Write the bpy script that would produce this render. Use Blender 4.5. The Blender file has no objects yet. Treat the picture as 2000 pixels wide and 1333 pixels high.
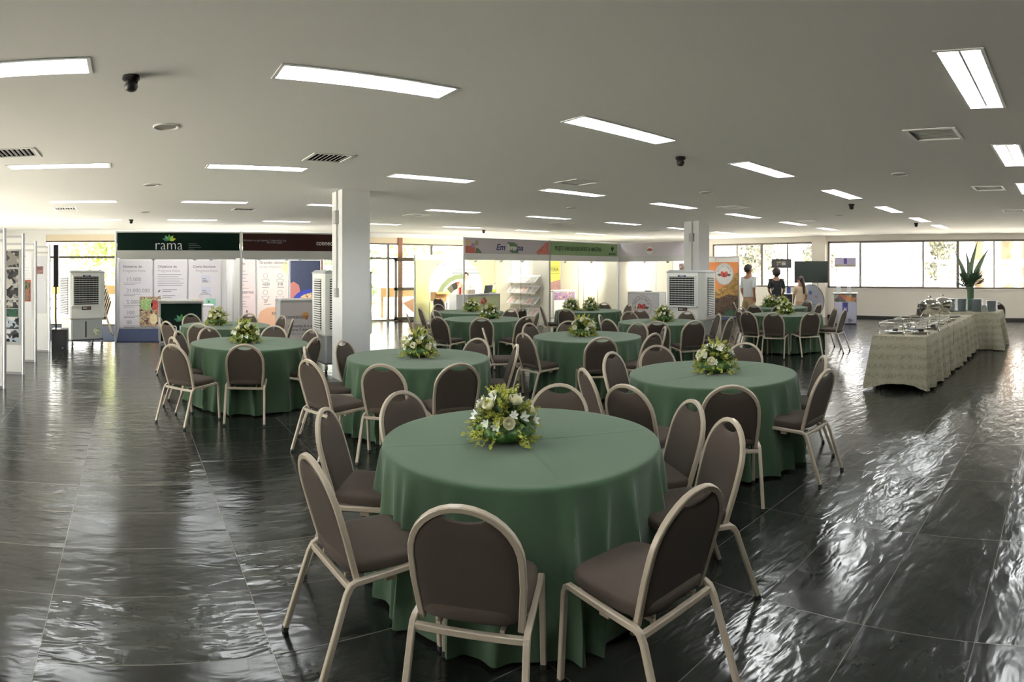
import bpy, math, random
from mathutils import Vector, Matrix, noise
R = math.radians
rnd = random.Random(7)
scene = bpy.context.scene
COL = scene.collection

# ---------------------------------------------------------------- camera, world, exposure
H = 1.70            # height of the lens
FPX = 1165.0        # pixels per radian of the sweep panorama
X0 = 256.0          # picture column that looks along +Y
Y0 = 528.0          # picture row of the horizon
cam_d = bpy.data.cameras.new('camera')
cam = bpy.data.objects.new('camera', cam_d); COL.objects.link(cam)
cam_d.type = 'PANO'
cam_d.panorama_type = 'CENTRAL_CYLINDRICAL'
hw = 1000.0 / FPX
cam_d.central_cylindrical_range_u_min = -hw
cam_d.central_cylindrical_range_u_max = hw
cam_d.central_cylindrical_range_v_min = -(1333 - Y0) / FPX
cam_d.central_cylindrical_range_v_max = Y0 / FPX
cam_d.central_cylindrical_radius = 1.0
cam_d.clip_start = 0.05; cam_d.clip_end = 300
cam.location = (0, 0, H)
TH_C = (1000 - X0) / FPX
cam.rotation_euler = (R(90), 0, -TH_C)
scene.camera = cam

w = bpy.data.worlds.new('world'); scene.world = w
w.use_nodes = True
nt = w.node_tree
bg = nt.nodes['Background']
bg.inputs[0].default_value = (1.0, 0.985, 0.93, 1)
bg.inputs[1].default_value = 7.0
sun_d = bpy.data.lights.new('sun', 'SUN'); sun_d.energy = 54.0; sun_d.angle = R(1.0); sun_d.color = (1, .95, .84)
sun = bpy.data.objects.new('sun', sun_d); COL.objects.link(sun)
sun.rotation_euler = (R(26), R(6), 0)   # high sun over the roof: falls on the garden only
LAMP = 54.0
scene.view_settings.view_transform = 'Standard'
scene.view_settings.look = 'None'
scene.view_settings.exposure = 0.45
scene.view_settings.gamma = 1.0
scene.view_settings.use_curve_mapping = False
try:
    scene.cycles.max_bounces = 8
    scene.cycles.diffuse_bounces = 5
    scene.cycles.transparent_max_bounces = 12
    scene.cycles.sample_clamp_indirect = 8.0
except Exception:
    pass

def P(px, py, z=0.0):
    """world point at height z seen at picture column px, row py"""
    th = (px - X0) / FPX
    rr = (H - z) * FPX / (py - Y0)
    return Vector((rr * math.sin(th), rr * math.cos(th), z))

def PR(px, rr, z=0.0):
    th = (px - X0) / FPX
    return Vector((rr * math.sin(th), rr * math.cos(th), z))

# ---------------------------------------------------------------- materials
MATS = {}
def mat(name, col, rough=0.6, metal=0.0, spec=0.5, noise_amt=0.0, nscale=20.0, bump=0.0, bscale=200.0, emit=None, estr=0.0, sheen=0.0, coat=0.0):
    if name in MATS: return MATS[name]
    m = bpy.data.materials.new(name); m.use_nodes = True
    n = m.node_tree.nodes; l = m.node_tree.links
    b = n['Principled BSDF']
    b.inputs['Base Color'].default_value = (*col, 1)
    b.inputs['Roughness'].default_value = rough
    b.inputs['Metallic'].default_value = metal
    b.inputs['Specular IOR Level'].default_value = spec
    if sheen: b.inputs['Sheen Weight'].default_value = sheen
    if coat: b.inputs['Coat Weight'].default_value = coat
    if emit:
        b.inputs['Emission Color'].default_value = (*emit, 1)
        b.inputs['Emission Strength'].default_value = estr
    tc = n.new('ShaderNodeTexCoord')
    if noise_amt:
        t = n.new('ShaderNodeTexNoise'); t.inputs['Scale'].default_value = nscale; t.inputs['Detail'].default_value = 4
        l.new(tc.outputs['Object'], t.inputs['Vector'])
        mx = n.new('ShaderNodeMix'); mx.data_type = 'RGBA'
        mx.inputs[6].default_value = (*[c * (1 - noise_amt) for c in col], 1)
        mx.inputs[7].default_value = (*[min(1, c * (1 + noise_amt)) for c in col], 1)
        l.new(t.outputs['Fac'], mx.inputs[0]); l.new(mx.outputs[2], b.inputs['Base Color'])
    if bump:
        t2 = n.new('ShaderNodeTexNoise'); t2.inputs['Scale'].default_value = bscale; t2.inputs['Detail'].default_value = 3
        l.new(tc.outputs['Object'], t2.inputs['Vector'])
        bp = n.new('ShaderNodeBump'); bp.inputs['Strength'].default_value = bump; bp.inputs['Distance'].default_value = 0.003
        l.new(t2.outputs['Fac'], bp.inputs['Height']); l.new(bp.outputs['Normal'], b.inputs['Normal'])
    MATS[name] = m
    return m

def patchy(name, cols, scale=8.0, rough=0.5, detail=4.0, dist=1.0, kind='noise'):
    """printed picture: patches of the given colours"""
    if name in MATS: return MATS[name]
    m = mat(name, cols[0], rough)
    n = m.node_tree.nodes; l = m.node_tree.links; b = n['Principled BSDF']
    tc = n.new('ShaderNodeTexCoord')
    if kind == 'noise':
        t = n.new('ShaderNodeTexNoise'); t.inputs['Scale'].default_value = scale; t.inputs['Detail'].default_value = detail
        t.inputs['Distortion'].default_value = dist
        out = t.outputs['Fac']; lo, hi = .32, .68
    else:
        t = n.new('ShaderNodeTexVoronoi'); t.inputs['Scale'].default_value = scale
        s = n.new('ShaderNodeSeparateColor'); l.new(t.outputs['Color'], s.inputs[0]); out = s.outputs[0]; lo, hi = .0, 1.
    l.new(tc.outputs['Object'], t.inputs['Vector'])
    r = n.new('ShaderNodeValToRGB'); r.color_ramp.interpolation = 'LINEAR' if kind == 'noise' else 'CONSTANT'
    e = r.color_ramp.elements
    while len(e) < len(cols): e.new(0.5)
    for i, c in enumerate(cols):
        e[i].position = lo + (hi - lo) * i / (len(cols) - (1 if kind == 'noise' else 0)); e[i].color = (*c, 1)
    l.new(out, r.inputs[0]); l.new(r.outputs[0], b.inputs['Base Color'])
    return m

# floor: big slate slabs, one cleft face per slab, worn wax shine
def floor_material():
    m = bpy.data.materials.new('slate_floor'); m.use_nodes = True
    n = m.node_tree.nodes; l = m.node_tree.links; b = n['Principled BSDF']
    geo = n.new('ShaderNodeNewGeometry')
    mp = n.new('ShaderNodeMapping'); mp.inputs['Location'].default_value = (0.41, -2.565 + 0.535 * 20, 0)
    l.new(geo.outputs['Position'], mp.inputs['Vector'])
    br = n.new('ShaderNodeTexBrick'); br.offset = 0.0; br.squash = 1.0
    br.inputs['Scale'].default_value = 1.0
    br.inputs['Brick Width'].default_value = 1.033
    br.inputs['Row Height'].default_value = 0.535
    br.inputs['Mortar Size'].default_value = 0.0032
    br.inputs['Mortar Smooth'].default_value = 0.3
    br.inputs['Color1'].default_value = (0, 0, 0, 1); br.inputs['Color2'].default_value = (1, 1, 1, 1)
    br.inputs['Mortar'].default_value = (.5, .5, .5, 1)
    l.new(mp.outputs[0], br.inputs['Vector'])
    # slab id -> random
    def math_(op, a, bb=None, v=None):
        x = n.new('ShaderNodeMath'); x.operation = op
        l.new(a, x.inputs[0])
        if bb is not None: l.new(bb, x.inputs[1])
        if v is not None: x.inputs[1].default_value = v
        return x.outputs[0]
    sp = n.new('ShaderNodeSeparateXYZ'); l.new(mp.outputs[0], sp.inputs[0])
    ix = math_('FLOOR', math_('DIVIDE', sp.outputs[0], v=1.033)); iy = math_('FLOOR', math_('DIVIDE', sp.outputs[1], v=0.535))
    cb = n.new('ShaderNodeCombineXYZ'); l.new(ix, cb.inputs[0]); l.new(iy, cb.inputs[1])
    wn = n.new('ShaderNodeTexWhiteNoise'); l.new(cb.outputs[0], wn.inputs['Vector'])
    ramp = n.new('ShaderNodeValToRGB'); e = ramp.color_ramp.elements
    e[0].color = (.011, .012, .0105, 1); e[1].color = (.034, .036, .031, 1)
    e2 = e.new(.6); e2.color = (.020, .022, .019, 1)
    l.new(wn.outputs['Value'], ramp.inputs[0])
    ns = n.new('ShaderNodeTexNoise'); ns.inputs['Scale'].default_value = 3.5; ns.inputs['Detail'].default_value = 6; ns.inputs['Roughness'].default_value = .65
    off = n.new('ShaderNodeVectorMath'); off.operation = 'MULTIPLY_ADD'
    l.new(wn.outputs['Color'], off.inputs[0]); off.inputs[1].default_value = (9, 9, 9); l.new(geo.outputs['Position'], off.inputs[2])
    l.new(off.outputs[0], ns.inputs['Vector'])
    mr = n.new('ShaderNodeMapRange'); mr.inputs[1].default_value = .3; mr.inputs[2].default_value = .7; mr.inputs[3].default_value = .8; mr.inputs[4].default_value = 1.22
    l.new(ns.outputs['Fac'], mr.inputs[0])
    mul = n.new('ShaderNodeMix'); mul.data_type = 'RGBA'; mul.blend_type = 'MULTIPLY'; mul.inputs[0].default_value = 1
    l.new(ramp.outputs[0], mul.inputs[6]); l.new(mr.outputs[0], mul.inputs[7])
    mo = n.new('ShaderNodeMix'); mo.data_type = 'RGBA'; l.new(br.outputs['Fac'], mo.inputs[0])
    l.new(mul.outputs[2], mo.inputs[6]); mo.inputs[7].default_value = (.115, .11, .095, 1)
    l.new(mo.outputs[2], b.inputs['Base Color'])
    # roughness
    rr = n.new('ShaderNodeMapRange'); rr.inputs[1].default_value = .3; rr.inputs[2].default_value = .75; rr.inputs[3].default_value = .13; rr.inputs[4].default_value = .24
    l.new(ns.outputs['Fac'], rr.inputs[0]); l.new(rr.outputs[0], b.inputs['Roughness'])
    b.inputs['Specular IOR Level'].default_value = .38
    # cleft relief, stretched, differs per slab
    st = n.new('ShaderNodeMapping'); st.inputs['Scale'].default_value = (1.0, 2.3, 1); st.inputs['Rotation'].default_value = (0, 0, .25)
    l.new(off.outputs[0], st.inputs['Vector'])
    cl = n.new('ShaderNodeTexNoise'); cl.inputs['Scale'].default_value = 4.6; cl.inputs['Detail'].default_value = 2.4; cl.inputs['Roughness'].default_value = .5; cl.inputs['Distortion'].default_value = .35
    l.new(st.outputs[0], cl.inputs['Vector'])
    amp = n.new('ShaderNodeMapRange'); amp.inputs[3].default_value = .35; amp.inputs[4].default_value = 1.25
    l.new(wn.outputs['Value'], amp.inputs[0])
    hh = math_('MULTIPLY', cl.outputs['Fac'], amp.outputs[0])
    g = math_('MULTIPLY', br.outputs['Fac'], v=-.25)
    hsum = math_('ADD', hh, g)
    bp = n.new('ShaderNodeBump'); bp.inputs['Strength'].default_value = .46; bp.inputs['Distance'].default_value = .020
    l.new(hsum, bp.inputs['Height']); l.new(bp.outputs[0], b.inputs['Normal'])
    return m

def glass_material(tint=(1, 1, 1), name='window_glass'):
    m = bpy.data.materials.new(name); m.use_nodes = True
    n = m.node_tree.nodes; l = m.node_tree.links
    n.remove(n['Principled BSDF']); out = n['Material Output']
    tr = n.new('ShaderNodeBsdfTransparent'); tr.inputs[0].default_value = (*tint, 1)
    gl = n.new('ShaderNodeBsdfGlossy'); gl.inputs['Roughness'].default_value = .02
    fr = n.new('ShaderNodeFresnel'); fr.inputs[0].default_value = 1.45
    mx = n.new('ShaderNodeMixShader')
    l.new(fr.outputs[0], mx.inputs[0]); l.new(tr.outputs[0], mx.inputs[1]); l.new(gl.outputs[0], mx.inputs[2])
    l.new(mx.outputs[0], out.inputs[0])
    MATS[name] = m
    return m

# ---------------------------------------------------------------- mesh builder
class MB:
    def __init__(s): s.v = []; s.f = []; s.mi = []; s.m = 0; s.T = None
    def add(s, vs, fs):
        o = len(s.v)
        if s.T is not None: vs = [s.T @ Vector(v) for v in vs]
        s.v += [tuple(v) for v in vs]; s.f += [tuple(i + o for i in f) for f in fs]; s.mi += [s.m] * len(fs)
        return s
    def box(s, x0, x1, y0, y1, z0, z1):
        return s.add([(x0,y0,z0),(x1,y0,z0),(x1,y1,z0),(x0,y1,z0),(x0,y0,z1),(x1,y0,z1),(x1,y1,z1),(x0,y1,z1)],
                     [(0,3,2,1),(4,5,6,7),(0,1,5,4),(1,2,6,5),(2,3,7,6),(3,0,4,7)])
    def cbox(s, c, d): return s.box(c[0]-d[0]/2, c[0]+d[0]/2, c[1]-d[1]/2, c[1]+d[1]/2, c[2]-d[2]/2, c[2]+d[2]/2)
    def rbox(s, x0, x1, y0, y1, z0, z1, r=.02, n=4):
        """box with rounded vertical corners and softened top and bottom edges"""
        rings = []
        r2 = min(r * .6, (z1 - z0) * .45)
        prof = [(r2, z0), (r2*.3, z0 + r2*.3), (0, z0 + r2), (0, z1 - r2), (r2*.3, z1 - r2*.3), (r2, z1)]
        for ins, z in prof:
            ring = []
            for cx, cy, a0 in ((x1-r, y1-r, 0), (x0+r, y1-r, 90), (x0+r, y0+r, 180), (x1-r, y0+r, 270)):
                for k in range(n + 1):
                    a = R(a0 + 90 * k / n); ring.append((cx + (r-ins) * math.cos(a), cy + (r-ins) * math.sin(a), z))
            rings.append(ring)
        return s.loft(rings, cap=True)
    def loft(s, rings, cap=True, closed=True):
        n = len(rings[0]); vs = [p for r_ in rings for p in r_]; fs = []
        for i in range(len(rings) - 1):
            for j in range(n if closed else n - 1):
                k = (j + 1) % n
                fs.append((i*n+j, i*n+k, (i+1)*n+k, (i+1)*n+j))
        if cap:
            fs.append(tuple(reversed(range(n)))); fs.append(tuple((len(rings)-1)*n + j for j in range(n)))
        return s.add(vs, fs)
    def lathe(s, prof, n=24, c=(0, 0), cap=False):
        rings = [[(c[0] + r_*math.cos(2*math.pi*k/n), c[1] + r_*math.sin(2*math.pi*k/n), z) for k in range(n)] for r_, z in prof]
        return s.loft(rings, cap=cap)
    def cyl(s, a, b, r0, r1=None, n=12):
        return s.tube([a, b], r0, n=n, r1=r1)
    def tube(s, pts, r, n=8, r1=None, square=False, up=None, flat=1.0, cap=True):
        pts = [Vector(p) for p in pts]; N = len(pts); rings = []
        prev = None
        for i, p in enumerate(pts):
            t = (pts[min(i+1, N-1)] - pts[max(i-1, 0)])
            if t.length < 1e-9: t = Vector((0, 0, 1))
            t.normalize()
            if prev is None:
                ref = Vector(up) if up else (Vector((0, 0, 1)) if abs(t.z) < .9 else Vector((1, 0, 0)))
                a = (ref - t * ref.dot(t)).normalized()
            else:
                a = (prev - t * prev.dot(t)).normalized()
            prev = a; b2 = t.cross(a)
            rad = r if r1 is None else r + (r1 - r) * i / max(1, N - 1)
            if callable(r): rad = r(i / max(1, N - 1))
            if square:
                k = 1.0
                ring = []
                for (u, v) in ((.72,1),(-.72,1),(-1,.72),(-1,-.72),(-.72,-1),(.72,-1),(1,-.72),(1,.72)):
                    ring.append(p + a * u * rad * flat + b2 * v * rad)
            else:
                ring = [p + a * math.cos(2*math.pi*j/n) * rad * flat + b2 * math.sin(2*math.pi*j/n) * rad for j in range(n)]
            rings.append(ring)
        return s.loft(rings, cap=cap)
    def ball(s, c, rx, ry=None, rz=None, n=12, m=8):
        ry = ry or rx; rz = rz or rx
        rings = [[(c[0] + rx*math.sin(math.pi*i/m)*math.cos(2*math.pi*j/n), c[1] + ry*math.sin(math.pi*i/m)*math.sin(2*math.pi*j/n), c[2] - rz*math.cos(math.pi*i/m)) for j in range(n)] for i in range(1, m)]
        o = s.loft(rings, cap=True); return o
    def quad(s, a, b, c, d): return s.add([a, b, c, d], [(0, 1, 2, 3)])
    def prism(s, outline, y0, y1):
        """outline in x,z extruded along y"""
        n = len(outline)
        vs = [(x, y0, z) for x, z in outline] + [(x, y1, z) for x, z in outline]
        fs = [tuple(range(n)), tuple(reversed(range(n, 2*n)))] + [(i, i+n, (i+1) % n + n, (i+1) % n) for i in range(n)]
        return s.add(vs, fs)
    def mesh(s, name, mats, smooth=False, angle=None):
        me = bpy.data.meshes.new(name); me.from_pydata(s.v, [], s.f)
        if not isinstance(mats, (list, tuple)): mats = [mats]
        for m_ in mats: me.materials.append(m_)
        if len(mats) > 1: me.polygons.foreach_set('material_index', s.mi)
        if smooth:
            me.polygons.foreach_set('use_smooth', [True] * len(me.polygons))
            if angle is not None:
                try: me.set_sharp_from_angle(angle=R(angle))
                except Exception: pass
        me.update()
        return me
    def build(s, name, mats, parent=None, smooth=False, angle=40, loc=None, rot=None):
        return put(name, s.mesh(name, mats, smooth, angle), parent, loc, rot)

def put(name, me, parent=None, loc=None, rot=None):
    o = bpy.data.objects.new(name, me); COL.objects.link(o)
    if parent is not None: o.parent = parent
    if loc is not None: o.location = loc
    if rot is not None: o.rotation_euler = rot
    return o
def tag(o, label, cat, group=None, kind=None):
    o['label'] = label; o['category'] = cat
    if group: o['group'] = group
    if kind: o['kind'] = kind
    return o
def thing(name, label, cat, loc=(0, 0, 0), rz=0.0, group=None):
    o = bpy.data.objects.new(name, None); COL.objects.link(o); o.empty_display_size = .1
    o.location = loc; o.rotation_euler = (0, 0, rz)
    return tag(o, label, cat, group)
def struct(name, mb, m, parent=None, smooth=False):
    o = mb.build(name, m, parent, smooth)
    if parent is None: o['kind'] = 'structure'
    return o
def dup(root, loc=None, rz=None, label=None, group=None, scale=None):
    r_ = root.copy(); COL.objects.link(r_)
    if loc is not None: r_.location = loc
    if rz is not None: r_.rotation_euler = (0, 0, rz)
    if label: r_['label'] = label
    if group: r_['group'] = group
    if scale is not None: r_.scale = scale
    for ch in list(root.children):
        c = ch.copy(); COL.objects.link(c); c.parent = r_
        for g in ch.children:
            d = g.copy(); COL.objects.link(d); d.parent = c
    return r_
def font_mesh(name, c):
    tmp = bpy.data.objects.new(name, c); COL.objects.link(tmp)
    me = bpy.data.meshes.new_from_object(tmp)
    bpy.data.objects.remove(tmp); bpy.data.curves.remove(c)
    o = bpy.data.objects.new(name, me); COL.objects.link(o)
    return o
def text(name, body, size, m, parent, loc, rot=(R(90), 0, 0), align='LEFT', bold=0.0, sx=1.0, ext=.0015, spacing=1.0, shear=0.0, label=None, line=1.0):
    c = bpy.data.curves.new(name, 'FONT'); c.body = body; c.size = size; c.extrude = ext
    c.align_x = align; c.align_y = 'CENTER'; c.offset = bold * size; c.space_character = spacing; c.shear = shear; c.space_line = line
    c.resolution_u = 3
    c.materials.append(m)
    o = font_mesh(name, c); o.parent = parent; o.location = loc; o.rotation_euler = rot; o.scale = (sx, 1, 1)
    if label: o['label'] = label
    return o
# ---------------------------------------------------------------- room shell
CEIL = 2.93
XL, XR, YB, YF = -6.0, 19.9, -5.0, 18.1
M_floor = floor_material()
M_ceil = mat('ceiling_paint', (.84, .835, .835), .9, spec=.2)
M_wall = mat('wall_paint', (.88, .84, .77), .85, spec=.2, noise_amt=.02, nscale=1.5)
M_white = mat('white_paint', (.80, .81, .80), .6)
M_glass = glass_material()
M_bronze = mat('bronze_frame', (.10, .085, .065), .45)
M_bronze2 = mat('taupe_frame', (.20, .175, .145), .5)
M_glass2 = glass_material((.10, .10, .135), 'tinted_glass')
M_wood = mat('red_brown_wood', (.25, .095, .05), .5, noise_amt=.2, nscale=6)
M_dark = mat('dark_skirting', (.03, .03, .03), .5)

ft = MB().box(XL, XR, YB, YF, -.12, 0)
struct('floor', ft, M_floor)

# ceiling sheet with an opening for every recessed fitting
LX = [-3.35, -.85, 1.5, 3.87, 6.4, 9.0, 11.55, 14.1, 16.4]
LY = [.61, 3.57, 6.98, 10.65, 14.5]
FIX = [(x, y) for y in LY for x in LX]
FW, FD = 1.19, .255
holes = [(x - FW/2, x + FW/2, y - FD/2, y + FD/2) for x, y in FIX]
VENTS = [(-1.2, 6.12), (2.12, 6.17), (5.68, 6.12), (9.85, 6.2), (13.5, 6.25), (-1.3, 11.8), (2.27, 11.8), (6.1, 11.75), (10.3, 11.7),
         (5.26, 1.2), (8.85, 1.18), (12.3, 1.12), (14.2, 11.75)]
VW = .43
holes += [(x - VW/2, x + VW/2, y - VW/2, y + VW/2) for x, y in VENTS]
cb = MB()
def rects_with_holes(mb, x0, x1, y0, y1, hs, z):
    ys = sorted({y0, y1} | {h[2] for h in hs} | {h[3] for h in hs})
    for a, b in zip(ys, ys[1:]):
        if b - a < 1e-6: continue
        ym = (a + b) / 2
        row = sorted([h for h in hs if h[2] < ym < h[3]])
        x = x0
        for h in row:
            if h[0] > x: mb.quad((x, a, z), (x, b, z), (h[0], b, z), (h[0], a, z))
            x = max(x, h[1])
        if x < x1: mb.quad((x, a, z), (x, b, z), (x1, b, z), (x1, a, z))
rects_with_holes(cb, XL, XR, YB, YF, holes, CEIL)
struct('ceiling', cb, M_ceil)
# roof slab with an overhang above the ceiling void
struct('roof', MB().box(XL - .3, XR + 1.0, YB - .3, YF + 1.2, CEIL + .28, CEIL + .45), M_white)

struct('wall_left', MB().box(XL - .15, XL, YB, YF, 2.6, CEIL + .28).box(XL - .15, XL, YF - 1, YF, 0, 2.6).box(XL - .15, XL, YB, YB + .4 + 4*1.97, 0, 2.6), M_wall)
wl = MB()
for k in range(4, 12): wl.box(XL - .12, XL - .03, YB + .4 + k*1.97 - .04, YB + .4 + k*1.97 + .04, 0, 2.6)
wl.box(XL - .12, XL - .03, YB + .4, YF - 1, 0, .06).box(XL - .12, XL - .03, YB + .4, YF - 1, 2.06, 2.13).box(XL - .12, XL - .03, YB + .4, YF - 1, 2.54, 2.6)
o = struct('window_4', wl, M_bronze)
for k in range(4, 11): MB().box(XL - .08, XL - .074, YB + .44 + k*1.97, YB + .36 + (k + 1)*1.97, .06, 2.54).build('window_pane', M_glass, o)
struct('wall_front', MB().box(XL - .15, XR + .15, YB - .15, YB, 0, CEIL + .28), M_wall)
# right wall: sill band, head band, pier, windows between
ZS, ZT = 1.06, 2.74
wr = MB().box(XR, XR + .18, YB, YF, 0, ZS).box(XR, XR + .18, YB, YF, ZT, CEIL + .28)
wr.box(XR, XR + .18, 8.48, 9.06, ZS, ZT).box(XR, XR + .18, 13.5, YF, ZS, ZT).box(XR, XR + .18, YB, -3.6, ZS, ZT)
struct('wall_right', wr, M_wall)
struct('trim_1', MB().box(XR - .22, XR + .02, 8.5, 9.02, 0, CEIL), M_wall)      # the pier stands proud of the wall
struct('baseboard_right', MB().box(XR - .02, XR - .002, YB, 8.48, 0, .09).box(XR - .02, XR - .002, 9.04, YF, 0, .09), M_dark)

def window_right(name, y0, y1, mull, wide=()):
    fr = MB()
    x0, x1 = XR + .03, XR + .12
    fr.box(x0, x1, y0, y1, ZS, ZS + .06).box(x0, x1, y0, y1, ZT - .07, ZT)
    fr.box(x0, x1, y0, y0 + .06, ZS, ZT).box(x0, x1, y1 - .06, y1, ZS, ZT)
    for my in mull:
        wd = .09 if my in wide else .045
        fr.box(x0, x1, my - wd/2, my + wd/2, ZS + .06, ZT - .07)
    o = struct(name, fr, M_bronze2)
    ys = [y0 + .06] + list(mull) + [y1 - .06]
    for a, b in zip(ys, ys[1:]):
        MB().box(XR + .07, XR + .076, a + .03, b - .03, ZS + .06, ZT - .07).build('window_pane', M_glass2 if abs(b - 4.94) < .01 else M_glass, o)
window_right('window_1', 9.06, 13.5, [10.14, 11.24, 12.36], [11.24])
window_right('window_2', -3.6, 8.48, [7.25, 4.94, 3.73, 2.49, 1.3, .1, -1.1, -2.3], [3.73])
struct('trim_2', MB().box(XR - .03, XR + .03, 9.06, 13.5, ZS - .04, ZS).box(XR - .03, XR + .03, -3.6, 8.48, ZS - .04, ZS), M_wall)

# back wall: full-height glazing on a timber frame with a head band
ZH = 2.60
struct('wall_back', MB().box(XL, XR, YF, YF + .2, 2.79, CEIL + .28).box(XR - 2.0, XR, YF, YF + .2, 0, 2.79).box(XL, -2.6, YF, YF + .2, 0, 2.79), M_white)
struct('trim_3', MB().box(-2.6, XR - 2.0, YF + .02, YF + .18, ZH, 2.79), mat('cream_band', (.72, .62, .47), .8))
posts = [-2.6, .1, 2.75, 5.45, 8.65, 11.3, 14.0, 16.5]
wf = MB()
wf.box(-2.6, XR - 2, YF + .02, YF + .14, ZH - .05, ZH).box(-2.6, XR - 2, YF + .02, YF + .14, 2.06, 2.13).box(-2.6, XR - 2, YF + .02, YF + .14, 0, .05)
for x in (-.2 + .05, 1.5, 3.2, 4.1, 6.0, 7.2, 8.35, 10, 12.6, 15.2, 17.85): wf.box(x - .035, x + .035, YF + .03, YF + .13, .05, ZH - .05)
o = struct('window_3', wf, M_bronze)
xs = [-2.6, -.15, 1.5, 3.2, 4.1, 6.0, 7.2, 8.35, 10, 12.6, 15.2, 17.85]
for a, b in zip(xs, xs[1:]):
    if (a, b) == (7.2, 8.35): continue
    MB().box(a + .04, b - .04, YF + .08, YF + .086, .05, 2.06).build('window_pane', M_glass, o)
    MB().box(a + .04, b - .04, YF + .08, YF + .086, 2.13, 2.55).build('window_pane', M_glass, o)
MB().box(7.24, 8.31, YF + .08, YF + .086, 2.13, 2.55).build('window_pane', M_glass, o)
# the glazed door leaf beside the timber post
dr = MB().box(8.52, 8.6, YF - .12, YF - .05, .02, 2.08).box(9.9, 9.98, YF - .12, YF - .05, .02, 2.08).box(8.52, 9.98, YF - .12, YF - .05, .02, .12).box(8.52, 9.98, YF - .12, YF - .05, 2.0, 2.08).box(8.52, 9.98, YF - .12, YF - .05, 1.02, 1.12)
o = struct('door_1', dr, M_bronze)
MB().box(8.6, 9.9, YF - .09, YF - .084, .12, 2.0).build('door_pane', M_glass, o)
struct('trim_4', MB().box(8.68, 8.84, YF - .04, YF + .02, 0, 2.79).box(.45, .56, YF - .04, YF + .02, 1.2, 2.79).box(5.9, 6.02, YF - .04, YF + .02, 0, 2.79), M_wood)

# two free-standing pillars
M_pil = mat('pillar_paint', (.66, .67, .68), .7, noise_amt=.02, nscale=3)
for i, (x, y) in enumerate(((3.14, 8.5), (12.07, 8.6))):
    o = struct('pillar', MB().box(x, x + .46, y, y + .46, 0, CEIL), M_pil)
    o['label'] = ['square white pillar in front of the air cooler, left of centre', 'square white pillar rising behind the right air cooler'][i]; o['category'] = 'pillar'
    cd = MB().tube([(x - .018, y + .2, 1.35), (x - .018, y + .2, CEIL)], .012)
    cd.build('conduit', mat('grey_conduit', (.42, .42, .42), .5), o, True)
    MB().box(x - .06, x - .001, y + .14, y + .26, 2.42, 2.62).build('junction_box', MATS['grey_conduit'], o)
    MB().box(x - .05, x - .001, y + .15, y + .25, 1.28, 1.42).build('socket_box', MATS['grey_conduit'], o)

# ---------------------------------------------------------------- ceiling fittings
M_tube = mat('fluorescent_tube', (1, 1, 1), .5, emit=(.97, .985, .95), estr=LAMP)
M_refl = mat('lamp_reflector', (.86, .88, .92), .22, metal=.75)
M_rim = mat('white_enamel', (.8, .8, .8), .4)
LNAMES = {}
def make_light():
    t = thing('ceiling_light', 'x', 'light', (0, 0, CEIL))
    fr = MB(); a, b = FW/2, FD/2
    for x0, x1, y0, y1 in ((-a-.018, a+.018, -b-.018, -b+.004), (-a-.018, a+.018, b-.004, b+.018), (-a-.018, -a+.004, -b, b), (a-.004, a+.018, -b, b)):
        fr.box(x0, x1, y0, y1, -.006, .004)
    fr.build('frame', M_rim, t)
    hs = MB()
    prof = [(-b, .0), (-b + .02, .07), (-.03, .08), (0, .03), (.03, .08), (b - .02, .07), (b, .0)]
    for (y0, z0), (y1, z1) in zip(prof, prof[1:]): hs.quad((-a, y0, z0), (-a, y1, z1), (a, y1, z1), (a, y0, z0))
    hs.quad((-a, -b, 0), (-a, b, 0), (-a, b, .085), (-a, -b, .085)); hs.quad((a, -b, 0), (a, -b, .085), (a, b, .085), (a, b, 0))
    hs.build('reflector', M_refl, t)
    for y in (-.065, .065): MB().tube([(-a + .03, y, .042), (a - .03, y, .042)], .016, n=8).build('lamp_tube', M_tube, t, True)
    lv = MB()
    for k in range(9):
        x = -a + FW * (k + .5) / 9
        for s in (-1, 1):
            lv.add([(x, s*.012, .026), (x, s*(b-.012), .026), (x, s*(b-.02), .062), (x, s*.02, .062)], [(0, 1, 2, 3)])
    lv.box(-a, a, -.008, .008, .004, .03)
    lv.build('louvre', M_refl, t)
    return t
L0 = make_light()
rown = ['the nearest row, by the right edge', 'the second row', 'the third row', 'the fourth row', 'the row by the back windows']
ordn = ['first', 'second', 'third', 'fourth', 'fifth', 'sixth', 'seventh', 'eighth', 'ninth']
first = True
for j, y in enumerate(LY):
    n = 0
    for i, x in enumerate(LX):
        th = math.atan2(x, y)
        vis = -.24 < th < 1.52
        if vis: n += 1
        lab = ('lit twin-tube ceiling light, %s from the left in %s' % (ordn[max(0, n-1)], rown[j])) if vis else 'lit twin-tube ceiling light beyond the picture edge, row %s' % ordn[j]
        o = L0 if first else dup(L0)
        first = False
        o.location = (x, y, CEIL); o['label'] = lab; o['group'] = 'recessed fluorescent ceiling lights'
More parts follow.
